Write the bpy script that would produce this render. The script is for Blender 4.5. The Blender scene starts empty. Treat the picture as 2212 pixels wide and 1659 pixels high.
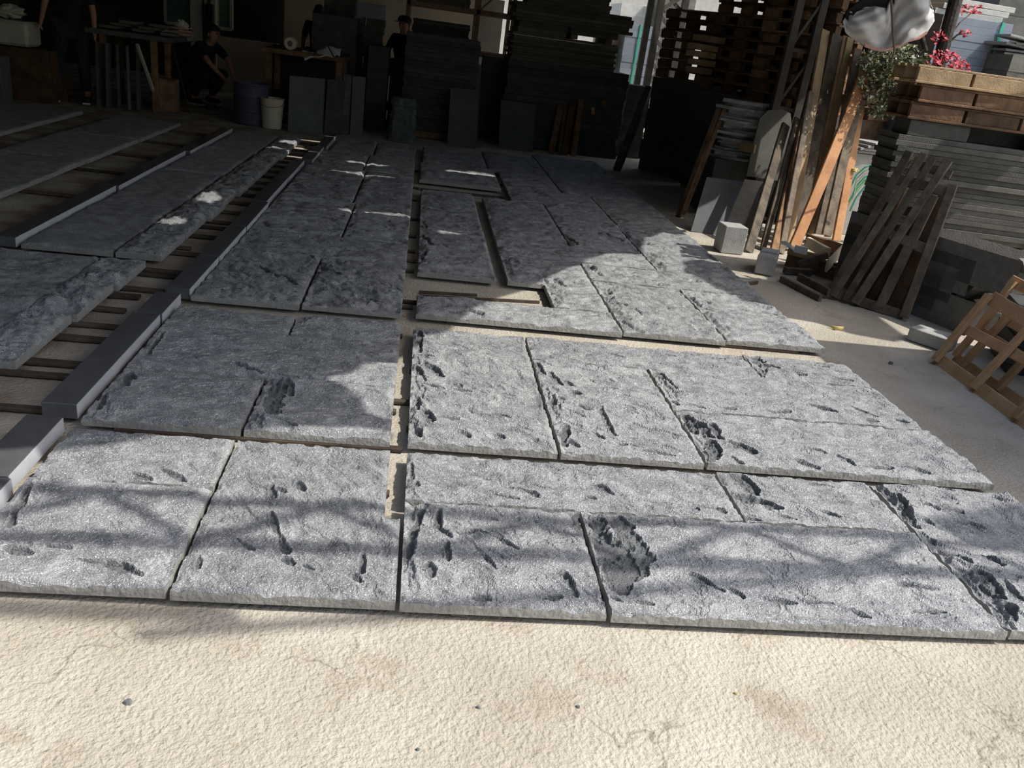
import bpy, math, random
import numpy as np
from mathutils import Vector, Matrix, Euler
C = bpy.context.scene.collection
R = math.radians
random.seed(7)

# ---------------------------------------------------------------- camera
F_PX = 1800.0; YAW, PITCH, ROLL = R(-8.37), R(22.55), R(7.97); CAM_Z = 1.5
fwd = Vector((-math.sin(YAW)*math.cos(PITCH), math.cos(YAW)*math.cos(PITCH), -math.sin(PITCH)))
r0 = Vector((math.cos(YAW), math.sin(YAW), 0)); u0 = r0.cross(fwd)
right = r0*math.cos(ROLL) + u0*math.sin(ROLL); up = -r0*math.sin(ROLL) + u0*math.cos(ROLL)
CAM = Vector((0, 0, CAM_Z))
cam_data = bpy.data.cameras.new('camera'); cam = bpy.data.objects.new('camera', cam_data); C.objects.link(cam)
m = Matrix.Identity(4)
for i in range(3):
    m[i][0] = right[i]; m[i][1] = up[i]; m[i][2] = -fwd[i]; m[i][3] = CAM[i]
cam.matrix_world = m
cam_data.sensor_width = 36; cam_data.lens = 36*F_PX/2212; cam_data.clip_start = 0.05; cam_data.clip_end = 300
bpy.context.scene.camera = cam

def ray(px, py): return fwd + right*((px-1106)/F_PX) - up*((py-829.5)/F_PX)
def G(px, py, z=0.0):                       # point of height z seen at a pixel
    d = ray(px, py); return CAM + d*((z-CAM_Z)/d.z)
def V(px, py, Y):                           # point at distance Y seen at a pixel
    d = ray(px, py); return CAM + d*(Y/d.y)
def PL(px, py, p, n):                       # point of a given plane seen at a pixel
    d = ray(px, py); return CAM + d*((Vector(p)-CAM).dot(n)/d.dot(n))

# ---------------------------------------------------------------- light
SC = bpy.context.scene
SC.view_settings.view_transform = 'Standard'; SC.view_settings.look = 'None'
SC.view_settings.gamma = 1; SC.view_settings.use_curve_mapping = False
SC.view_settings.exposure = -0.12
SUN_AZ, SUN_EL = R(-20), R(51)
sdir = Vector((math.cos(SUN_AZ)*math.cos(SUN_EL), math.sin(SUN_AZ)*math.cos(SUN_EL), math.sin(SUN_EL)))
sl = bpy.data.lights.new('sun', 'SUN'); sl.energy = 4.7; sl.angle = R(0.53); sl.color = (1.0, 0.95, 0.87)
so = bpy.data.objects.new('sun', sl); C.objects.link(so); so.location = (8, -4, 10)
so.rotation_euler = sdir.to_track_quat('Z', 'Y').to_euler()
w = bpy.data.worlds.new('world'); SC.world = w; w.use_nodes = True
nt = w.node_tree; nt.nodes.clear()
bg = nt.nodes.new('ShaderNodeBackground'); wo = nt.nodes.new('ShaderNodeOutputWorld'); sky = nt.nodes.new('ShaderNodeTexSky')
sky.sky_type = 'NISHITA'; sky.sun_disc = False; sky.sun_elevation = SUN_EL; sky.sun_rotation = math.pi/2 - SUN_AZ
sky.altitude = 50; sky.air_density = 1.3; sky.dust_density = 3.0; sky.ozone_density = 1.0
bg.inputs['Strength'].default_value = 0.235
nt.links.new(sky.outputs[0], bg.inputs['Color']); nt.links.new(bg.outputs[0], wo.inputs['Surface'])

# ---------------------------------------------------------------- materials
def mat(name, c1, c2, scale=8, rough=0.8, stretch=(1, 1, 1), bump=0.0, bscale=80, detail=6, spec=0.35,
        speck=None, metal=0.0, dirt=None, obj_var=0.0, sharp=(0.3, 0.7)):
    M = bpy.data.materials.new(name); M.use_nodes = True
    t = M.node_tree; N = t.nodes; L = t.links; b = N['Principled BSDF']
    b.inputs['Roughness'].default_value = rough; b.inputs['Metallic'].default_value = metal
    b.inputs['Specular IOR Level'].default_value = spec
    tc = N.new('ShaderNodeTexCoord'); mp = N.new('ShaderNodeMapping'); L.new(tc.outputs['Object'], mp.inputs[0])
    mp.inputs['Scale'].default_value = stretch
    oi = N.new('ShaderNodeObjectInfo'); cmb = N.new('ShaderNodeCombineXYZ')
    mu = N.new('ShaderNodeMath'); mu.operation = 'MULTIPLY'; mu.inputs[1].default_value = 37.0
    L.new(oi.outputs['Random'], mu.inputs[0])
    for k in range(3): L.new(mu.outputs[0], cmb.inputs[k])
    L.new(cmb.outputs[0], mp.inputs['Location'])
    n = N.new('ShaderNodeTexNoise'); n.inputs['Scale'].default_value = scale; n.inputs['Detail'].default_value = detail
    n.inputs['Roughness'].default_value = 0.65; L.new(mp.outputs[0], n.inputs['Vector'])
    cr = N.new('ShaderNodeValToRGB'); cr.color_ramp.elements[0].position = sharp[0]; cr.color_ramp.elements[1].position = sharp[1]
    cr.color_ramp.elements[0].color = (*c1, 1); cr.color_ramp.elements[1].color = (*c2, 1)
    L.new(n.outputs[0], cr.inputs[0]); col = cr.outputs[0]
    def mix(a, bcol, fac, mode='MIX'):
        x = N.new('ShaderNodeMix'); x.data_type = 'RGBA'; x.blend_type = mode
        L.new(a, x.inputs[6])
        if isinstance(bcol, tuple): x.inputs[7].default_value = (*bcol, 1)
        else: L.new(bcol, x.inputs[7])
        if isinstance(fac, float): x.inputs[0].default_value = fac
        else: L.new(fac, x.inputs[0])
        return x.outputs[2]
    if speck:                                # pale mineral grains
        s = N.new('ShaderNodeTexNoise'); s.inputs['Scale'].default_value = speck[0]; s.inputs['Detail'].default_value = 2
        L.new(tc.outputs['Object'], s.inputs['Vector'])
        r = N.new('ShaderNodeValToRGB'); r.color_ramp.elements[0].position = speck[2]; r.color_ramp.elements[1].position = speck[2]+0.12
        L.new(s.outputs[0], r.inputs[0]); col = mix(col, speck[1], r.outputs[0])
    if dirt:
        s = N.new('ShaderNodeTexNoise'); s.inputs['Scale'].default_value = dirt[0]; s.inputs['Detail'].default_value = 8
        s.inputs['Roughness'].default_value = 0.7; L.new(mp.outputs[0], s.inputs['Vector'])
        r = N.new('ShaderNodeValToRGB'); r.color_ramp.elements[0].position = dirt[2]; r.color_ramp.elements[1].position = dirt[2]+0.15
        L.new(s.outputs[0], r.inputs[0]); col = mix(col, dirt[1], r.outputs[0])
    if obj_var:
        mr = N.new('ShaderNodeMapRange'); mr.inputs[3].default_value = 1-obj_var; mr.inputs[4].default_value = 1+obj_var
        L.new(oi.outputs['Random'], mr.inputs[0]); cb = N.new('ShaderNodeCombineColor')
        for k in range(3): L.new(mr.outputs[0], cb.inputs[k])
        col = mix(col, cb.outputs[0], 1.0, 'MULTIPLY')
    L.new(col, b.inputs['Base Color'])
    if bump:
        s = N.new('ShaderNodeTexNoise'); s.inputs['Scale'].default_value = bscale; s.inputs['Detail'].default_value = 5
        L.new(mp.outputs[0], s.inputs['Vector'])
        bp = N.new('ShaderNodeBump'); bp.inputs['Strength'].default_value = bump; bp.inputs['Distance'].default_value = 0.01
        L.new(s.outputs[0], bp.inputs['Height']); L.new(bp.outputs[0], b.inputs['Normal'])
    return M

M = {}
M['stone'] = mat('split_stone', (.19, .202, .215), (.37, .38, .388), 12, .55, bump=.8, bscale=190, spec=.5, speck=(260, (.80, .81, .82), .58), obj_var=.06, dirt=(16, (.145, .155, .168), .55), sharp=(.36, .64))
M['stone_side'] = mat('stone_edge', (.23, .23, .22), (.33, .33, .31), 14, .8, bump=.5, bscale=60)
M['stone_dark'] = mat('dark_honed_stone', (.040, .047, .052), (.075, .082, .088), 6, .55, bump=.25, bscale=200, speck=(220, (.14, .15, .16), .66), obj_var=.15)
M['polished'] = mat('polished_stone', (.085, .09, .095), (.12, .125, .13), 9, .16, spec=.6)
M['sawn'] = mat('sawn_edge_sky_tint', (.42, .43, .47), (.52, .53, .57), 12, .5)  # sky reflection on the cut kerb sides is put into this pale colour
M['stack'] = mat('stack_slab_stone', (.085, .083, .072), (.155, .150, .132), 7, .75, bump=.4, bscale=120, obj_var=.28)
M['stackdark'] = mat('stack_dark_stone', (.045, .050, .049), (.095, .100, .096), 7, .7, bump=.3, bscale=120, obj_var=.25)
M['stackblue'] = mat('stack_blue_stone', (.20, .235, .29), (.27, .31, .37), 5, .6, bump=.15, bscale=150, obj_var=.08)
M['stackpale'] = mat('stack_pale_stone', (.40, .40, .37), (.58, .57, .52), 6, .75, bump=.3, bscale=120, obj_var=.2)
M['block'] = mat('grey_granite_block', (.34, .34, .33), (.48, .48, .46), 20, .8, bump=.5, bscale=140, speck=(180, (.5, .5, .49), .6))
M['flag'] = mat('pale_flagstone', (.24, .25, .25), (.46, .46, .45), 6, .8, bump=.6, bscale=70, obj_var=.25)
M['concrete'] = mat('concrete_floor', (.40, .36, .29), (.56, .52, .445), 2.2, .9, bump=1.0, bscale=75, detail=14, dirt=(3.2, (.36, .315, .24), .55))
M['wood_old'] = mat('old_grey_wood', (.060, .048, .036), (.20, .165, .125), 9, .85, stretch=(1, 1, 1), bump=.5, bscale=60, obj_var=.3)
M['wood_orange'] = mat('orange_sawn_wood', (.36, .17, .075), (.58, .32, .16), 6, .75, bump=.3, bscale=60, obj_var=.18)
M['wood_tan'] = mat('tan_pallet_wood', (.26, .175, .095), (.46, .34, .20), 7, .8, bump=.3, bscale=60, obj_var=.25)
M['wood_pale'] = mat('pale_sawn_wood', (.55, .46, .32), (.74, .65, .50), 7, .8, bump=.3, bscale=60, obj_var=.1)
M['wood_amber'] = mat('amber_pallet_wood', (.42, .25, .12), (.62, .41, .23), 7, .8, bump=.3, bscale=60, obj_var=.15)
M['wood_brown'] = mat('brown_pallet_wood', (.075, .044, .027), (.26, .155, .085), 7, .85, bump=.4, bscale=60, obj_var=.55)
M['batten'] = mat('dusty_batten_wood', (.045, .034, .026), (.12, .09, .065), 9, .9, bump=.4, bscale=60, obj_var=.3)
M['steel'] = mat('rusty_grey_steel', (.05, .044, .04), (.10, .09, .08), 10, .6, bump=.2, bscale=90, metal=.2)
M['steel_brown'] = mat('brown_painted_steel', (.17, .10, .07), (.27, .18, .13), 10, .6)
M['wall'] = mat('cream_wall', (.42, .36, .27), (.52, .46, .36), 2, .9, bump=.2, bscale=30)
M['paleframe'] = mat('pale_painted_frame', (.40, .40, .34), (.52, .52, .46), 4, .7)
M['dark'] = mat('dark_sheet', (.02, .022, .02), (.045, .047, .042), 3, .9)
M['green_glass'] = mat('green_mesh', (.03, .10, .07), (.10, .22, .16), 30, .7)
M['paper'] = mat('white_paper', (.62, .62, .66), (.78, .78, .82), 3, .9)
M['bucket'] = mat('cream_plastic', (.55, .50, .38), (.66, .61, .48), 5, .5)
M['barrel'] = mat('blue_grey_plastic', (.06, .065, .10), (.09, .10, .15), 5, .6)
M['black'] = mat('black_cloth', (.008, .009, .011), (.02, .021, .025), 12, .95)
M['navy'] = mat('dark_navy_cloth', (.012, .015, .022), (.028, .032, .042), 12, .95)
M['skin'] = mat('skin', (.36, .18, .12), (.44, .24, .17), 8, .6)
M['hair'] = mat('black_hair', (.008, .007, .006), (.02, .018, .016), 40, .7)
M['strap'] = mat('green_plastic_strap', (.03, .38, .24), (.06, .50, .34), 4, .4)
M['lime'] = mat('lime_plastic_strap', (.07, .45, .09), (.14, .60, .16), 4, .4)
M['tarp'] = mat('silver_shade_net', (.50, .50, .51), (.70, .70, .71), 5, .75, bump=.6, bscale=300, spec=.3)
M['hem'] = mat('faded_red_hem', (.45, .23, .19), (.6, .36, .30), 60, .8)
M['bark'] = mat('dark_bark', (.03, .027, .025), (.09, .082, .075), 14, .95, bump=.8, bscale=40)
M['leaf'] = mat('green_brown_leaf', (.045, .055, .02), (.17, .19, .08), 25, .35, spec=.7)
M['leafred'] = mat('red_leaf', (.38, .03, .06), (.62, .10, .11), 25, .45)
M['twig'] = mat('twig', (.12, .09, .07), (.2, .16, .12), 20, .9)
M['chip'] = mat('stone_chip', (.10, .11, .12), (.20, .21, .22), 30, .7)
M['yellow'] = mat('yellow_peel', (.55, .45, .16), (.68, .58, .25), 30, .6)
M['roof'] = mat('roof_sheet', (.10, .10, .10), (.16, .16, .155), 3, .8)
M['white'] = mat('white_plastic', (.7, .7, .66), (.8, .8, .77), 3, .5)
M['sole'] = mat('pale_sole', (.5, .5, .47), (.6, .6, .57), 3, .8)

def gouge_tone(Mt):                             # stone colour turns darker inside the gouges
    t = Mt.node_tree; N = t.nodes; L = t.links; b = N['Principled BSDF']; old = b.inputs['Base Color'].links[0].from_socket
    a = N.new('ShaderNodeAttribute'); a.attribute_name = 'gouged'; mu = N.new('ShaderNodeMath'); mu.operation = 'MULTIPLY'; mu.inputs[1].default_value = .8; L.new(a.outputs['Fac'], mu.inputs[0])
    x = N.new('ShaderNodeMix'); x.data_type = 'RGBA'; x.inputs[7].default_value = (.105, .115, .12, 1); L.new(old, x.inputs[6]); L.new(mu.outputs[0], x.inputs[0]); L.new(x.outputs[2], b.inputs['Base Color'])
gouge_tone(M['stone'])
# two-sided cracks and stains on the floor
def floor_extra(Mt):
    t = Mt.node_tree; N = t.nodes; L = t.links; b = N['Principled BSDF']
    old = b.inputs['Base Color'].links[0].from_socket; tc = N['Texture Coordinate']
    nz = N.new('ShaderNodeTexNoise'); nz.inputs['Scale'].default_value = 1.7; nz.inputs['Detail'].default_value = 4; nz.inputs['Roughness'].default_value = .6
    ad = N.new('ShaderNodeVectorMath'); ad.operation = 'SCALE'; ad.inputs[3].default_value = 1.1
    sm = N.new('ShaderNodeVectorMath'); sm.operation = 'ADD'
    L.new(tc.outputs['Object'], nz.inputs['Vector']); L.new(nz.outputs['Color'], ad.inputs[0]); L.new(tc.outputs['Object'], sm.inputs[0]); L.new(ad.outputs[0], sm.inputs[1])
    v = N.new('ShaderNodeTexVoronoi'); v.feature = 'DISTANCE_TO_EDGE'; v.inputs['Scale'].default_value = 1.3; L.new(sm.outputs[0], v.inputs['Vector'])
    mask = N.new('ShaderNodeTexNoise'); mask.inputs['Scale'].default_value = 2.2; L.new(tc.outputs['Object'], mask.inputs['Vector'])
    r = N.new('ShaderNodeValToRGB'); r.color_ramp.elements[0].position = .0; r.color_ramp.elements[1].position = .010
    r.color_ramp.elements[0].color = (1, 1, 1, 1); r.color_ramp.elements[1].color = (0, 0, 0, 1); L.new(v.outputs['Distance'], r.inputs[0])
    r2 = N.new('ShaderNodeValToRGB'); r2.color_ramp.elements[0].position = .5; r2.color_ramp.elements[1].position = .6; L.new(mask.outputs[0], r2.inputs[0])
    mu = N.new('ShaderNodeMath'); mu.operation = 'MULTIPLY'; L.new(r.outputs[0], mu.inputs[0]); L.new(r2.outputs[0], mu.inputs[1])
    mu2 = N.new('ShaderNodeMath'); mu2.operation = 'MULTIPLY'; mu2.inputs[1].default_value = .55; L.new(mu.outputs[0], mu2.inputs[0])
    x = N.new('ShaderNodeMix'); x.data_type = 'RGBA'; x.inputs[7].default_value = (.16, .13, .10, 1)
    L.new(old, x.inputs[6]); L.new(mu2.outputs[0], x.inputs[0])
    # small pits
    p = N.new('ShaderNodeTexNoise'); p.inputs['Scale'].default_value = 38; p.inputs['Detail'].default_value = 4; L.new(tc.outputs['Object'], p.inputs['Vector'])
    pr = N.new('ShaderNodeValToRGB'); pr.color_ramp.elements[0].position = .64; pr.color_ramp.elements[1].position = .72; L.new(p.outputs[0], pr.inputs[0])
    pm = N.new('ShaderNodeMath'); pm.operation = 'MULTIPLY'; pm.inputs[1].default_value = .5; L.new(pr.outputs[0], pm.inputs[0])
    y = N.new('ShaderNodeMix'); y.data_type = 'RGBA'; y.inputs[7].default_value = (.30, .26, .20, 1)
    L.new(x.outputs[2], y.inputs[6]); L.new(pm.outputs[0], y.inputs[0])
    # brown dust inside the shed (a stain that starts under the racks)
    sx = N.new('ShaderNodeSeparateXYZ'); L.new(tc.outputs['Object'], sx.inputs[0])
    mr = N.new('ShaderNodeMapRange'); mr.inputs[1].default_value = -1.0; mr.inputs[2].default_value = -1.6; L.new(sx.outputs[0], mr.inputs[0])
    wn = N.new('ShaderNodeTexNoise'); wn.inputs['Scale'].default_value = 3.5; wn.inputs['Detail'].default_value = 6; L.new(tc.outputs['Object'], wn.inputs['Vector'])
    wr = N.new('ShaderNodeValToRGB'); wr.color_ramp.elements[0].position = .38; wr.color_ramp.elements[1].position = .62; L.new(wn.outputs[0], wr.inputs[0])
    mm = N.new('ShaderNodeMath'); mm.operation = 'MULTIPLY'; L.new(mr.outputs[0], mm.inputs[0]); L.new(wr.outputs[0], mm.inputs[1])
    m3 = N.new('ShaderNodeMath'); m3.operation = 'MULTIPLY'; m3.inputs[1].default_value = .75; L.new(mm.outputs[0], m3.inputs[0])
    q = N.new('ShaderNodeMix'); q.data_type = 'RGBA'; q.inputs[7].default_value = (.19, .13, .085, 1)
    L.new(y.outputs[2], q.inputs[6]); L.new(m3.outputs[0], q.inputs[0])
    L.new(q.outputs[2], b.inputs['Base Color'])
floor_extra(M['concrete'])

# ---------------------------------------------------------------- helpers
def tag(o, label=None, cat=None, group=None, kind=None):
    if label: o['label'] = label
    if cat: o['category'] = cat; o['kind'] = 'thing'
    if group: o['group'] = group
    if kind: o['kind'] = kind
    return o
def link_mesh(name, verts, faces, mats, parent=None, smooth=False, midx=None):
    me = bpy.data.meshes.new(name); me.from_pydata([tuple(v) for v in verts], [], faces)
    if not isinstance(mats, (list, tuple)): mats = [mats]
    for x in mats: me.materials.append(x)
    if smooth: me.polygons.foreach_set('use_smooth', [True]*len(me.polygons))
    if midx: me.polygons.foreach_set('material_index', midx)
    me.update()
    o = bpy.data.objects.new(name, me); C.objects.link(o)
    if parent: o.parent = parent
    return o
def empty(name, loc=(0, 0, 0), rz=0):
    o = bpy.data.objects.new(name, None); C.objects.link(o); o.location = loc; o.rotation_euler = (0, 0, rz); o.empty_display_size = .1
    return o
class MB:
    def __init__(s): s.v = []; s.f = []; s.mi = []
    def add(s, vs, fs, mi=0):
        n = len(s.v); s.v += [Vector(v) for v in vs]; s.f += [[i+n for i in f] for f in fs]; s.mi += [mi]*len(fs); return s
    def box(s, c, size, rot=None, ch=.003, mi=0):
        c = Vector(c); hx, hy, hz = size[0]/2, size[1]/2, size[2]/2; ch = min(ch, hx*.4, hy*.4, hz*.4)
        vs = []; idx = {}
        for sx in (-1, 1):
            for sy in (-1, 1):
                for sz in (-1, 1):
                    for k, p in enumerate(((hx, hy-ch, hz-ch), (hx-ch, hy, hz-ch), (hx-ch, hy-ch, hz))):
                        idx[(sx, sy, sz, k)] = len(vs); vs.append(Vector((sx*p[0], sy*p[1], sz*p[2])))
        fs = []
        for k in range(3):
            a, b = [(1, 2), (0, 2), (0, 1)][k]
            for sg in (-1, 1):
                q = []
                for (p, r) in ((-1, -1), (1, -1), (1, 1), (-1, 1)):
                    t = [0, 0, 0]; t[k] = sg; t[a] = p; t[b] = r; q.append(idx[(*t, k)])
                if (sg > 0) == (k == 1): q.reverse()
                fs.append(q)
        for k in range(3):                                     # edges along axis k
            a, b = [(1, 2), (0, 2), (0, 1)][k]
            for p in (-1, 1):
                for r in (-1, 1):
                    t0 = [0, 0, 0]; t0[k] = -1; t0[a] = p; t0[b] = r; t1 = list(t0); t1[k] = 1
                    q = [idx[(*t0, a)], idx[(*t1, a)], idx[(*t1, b)], idx[(*t0, b)]]
                    n = (vs[q[1]]-vs[q[0]]).cross(vs[q[2]]-vs[q[0]]); out = sum((vs[i] for i in q), Vector())
                    if n.dot(out) < 0: q.reverse()
                    fs.append(q)
        for sx in (-1, 1):
            for sy in (-1, 1):
                for sz in (-1, 1):
                    q = [idx[(sx, sy, sz, k)] for k in range(3)]
                    n = (vs[q[1]]-vs[q[0]]).cross(vs[q[2]]-vs[q[0]])
                    if n.dot(vs[q[0]]) < 0: q.reverse()
                    fs.append(q)
        if rot is not None:
            rm = rot if isinstance(rot, Matrix) else Euler(rot).to_matrix()
            vs = [rm @ v for v in vs]
        return s.add([v+c for v in vs], fs, mi)
    def beam(s, p0, p1, w, t, side=None, n=1, jit=0, mi=0, bow=0):   # a board of width w and thickness t from p0 to p1
        p0 = Vector(p0); p1 = Vector(p1); d = (p1-p0).normalized()
        side = Vector(side) if side is not None else (Vector((0, 0, 1)) if abs(d.z) < .9 else Vector((1, 0, 0)))
        a = (side - d*side.dot(d)).normalized(); b = d.cross(a)      # width along a, thickness along b
        rings = []
        for i in range(n+1):
            q = i/n; c = p0.lerp(p1, q) + b*bow*math.sin(math.pi*q)
            ww = w*(1+random.uniform(-jit, jit)); tt = t*(1+random.uniform(-jit, jit))
            c += a*random.uniform(-jit, jit)*w*.3
            e = min(.004, t*.25)
            rings.append([c+a*x*ww/2+b*y*tt/2 + a*ex*e + b*ey*e for x, y, ex, ey in
                          ((-1, -1, 0, 1), (-1, -1, 1, 0), (1, -1, -1, 0), (1, -1, 0, 1), (1, 1, 0, -1), (1, 1, -1, 0), (-1, 1, 1, 0), (-1, 1, 0, -1))])
        vs = [v for r in rings for v in r]; fs = []
        for i in range(n):
            for k in range(8):
                fs.append([i*8+k, i*8+(k+1) % 8, (i+1)*8+(k+1) % 8, (i+1)*8+k])
        fs.append(list(range(7, -1, -1))); fs.append([n*8+k for k in range(8)])
        return s.add(vs, fs, mi)
    def tube(s, pts, r, k=8, mi=0, flat=1.0):
        pts = [Vector(p) for p in pts]; n = len(pts); rs = r if isinstance(r, (list, tuple)) else [r]*n
        vs = []; prev = None
        for i, p in enumerate(pts):
            d = (pts[min(i+1, n-1)]-pts[max(i-1, 0)]).normalized()
            a = prev if prev is not None else (Vector((0, 0, 1)) if abs(d.z) < .9 else Vector((1, 0, 0)))
            a = (a - d*a.dot(d)); a = a.normalized() if a.length > 1e-6 else d.orthogonal().normalized(); prev = a; b = d.cross(a)
            for j in range(k):
                t = 2*math.pi*j/k; vs.append(p+a*math.cos(t)*rs[i]+b*math.sin(t)*rs[i]*flat)
        fs = [[i*k+j, i*k+(j+1) % k, (i+1)*k+(j+1) % k, (i+1)*k+j] for i in range(n-1) for j in range(k)]
        fs.append(list(range(k-1, -1, -1))); fs.append([(n-1)*k+j for j in range(k)])
        return s.add(vs, fs, mi)
    def lathe(s, prof, c=(0, 0, 0), k=28, mi=0):
        c = Vector(c); vs = [c+Vector((r*math.cos(2*math.pi*j/k), r*math.sin(2*math.pi*j/k), z)) for r, z in prof for j in range(k)]
        n = len(prof); fs = [[i*k+j, i*k+(j+1) % k, (i+1)*k+(j+1) % k, (i+1)*k+j] for i in range(n-1) for j in range(k)]
        fs.append(list(range(k-1, -1, -1))); fs.append([(n-1)*k+j for j in range(k)])
        return s.add(vs, fs, mi)
    def build(s, name, mats, parent=None, smooth=False, origin=True, rel=None):
        # origin at the base centre of the mesh for things; parts keep their parent's frame
        vs = s.v
        if parent is None and origin and vs:
            lo = Vector((min(v.x for v in vs), min(v.y for v in vs), min(v.z for v in vs))); hi = Vector((max(v.x for v in vs), max(v.y for v in vs), max(v.z for v in vs)))
            o0 = Vector(((lo.x+hi.x)/2, (lo.y+hi.y)/2, lo.z)); vs = [v-o0 for v in vs]
            o = link_mesh(name, vs, s.f, mats, None, smooth, s.mi); o.location = o0; return o
        if parent is not None:
            p = parent; off = Vector()
            while p: off += p.location; p = p.parent
            vs = [v-off for v in vs]
        return link_mesh(name, vs, s.f, mats, parent, smooth, s.mi)
def copy_tree(o, parent=None):
    c = o.copy(); C.objects.link(c); c.parent = parent
    for ch in [x for x in bpy.data.objects if x.parent == o]: copy_tree(ch, c)
    return c
ORD = ['topmost', 'second', 'third', 'fourth', 'fifth', 'sixth', 'seventh', 'eighth', 'ninth', 'tenth', 'eleventh', 'twelfth', 'thirteenth', 'fourteenth', 'fifteenth',
       'sixteenth', 'seventeenth', 'eighteenth', 'nineteenth', 'twentieth', 'twenty-first', 'twenty-second', 'twenty-third', 'twenty-fourth', 'twenty-fifth', 'twenty-sixth',
       'twenty-seventh', 'twenty-eighth', 'twenty-ninth', 'thirtieth', 'thirty-first', 'thirty-second', 'thirty-third', 'thirty-fourth', 'thirty-fifth', 'thirty-sixth', 'thirty-seventh', 'thirty-eighth', 'thirty-ninth', 'fortieth']
def from_top(i): return 'topmost layer' if i == 0 else ORD[i] + ' layer from the top'

# numpy gradient noise
_p = np.random.RandomState(3).permutation(512)
_ga = np.random.RandomState(4).rand(512)*2*np.pi
def pnoise(x, y):
    xi = np.floor(x).astype(int); yi = np.floor(y).astype(int); xf = x-xi; yf = y-yi
    u = xf*xf*xf*(xf*(xf*6-15)+10); v = yf*yf*yf*(yf*(yf*6-15)+10)
    def g(ix, iy, dx, dy):
        h = _p[(_p[ix & 511] + iy) & 511]; a = _ga[h]; return np.cos(a)*dx+np.sin(a)*dy
    n00 = g(xi, yi, xf, yf); n10 = g(xi+1, yi, xf-1, yf); n01 = g(xi, yi+1, xf, yf-1); n11 = g(xi+1, yi+1, xf-1, yf-1)
    return (n00*(1-u)+n10*u)*(1-v)+(n01*(1-u)+n11*u)*v
def fbm(x, y, o=4, g=.5):
    s = 0; a = 1
    for k in range(o): s = s+a*pnoise(x*2**k+k*17.3, y*2**k+k*9.1); a *= g
    return s
def sstep(a, b, x): t = np.clip((x-a)/(b-a), 0, 1); return t*t*(3-2*t)

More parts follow.
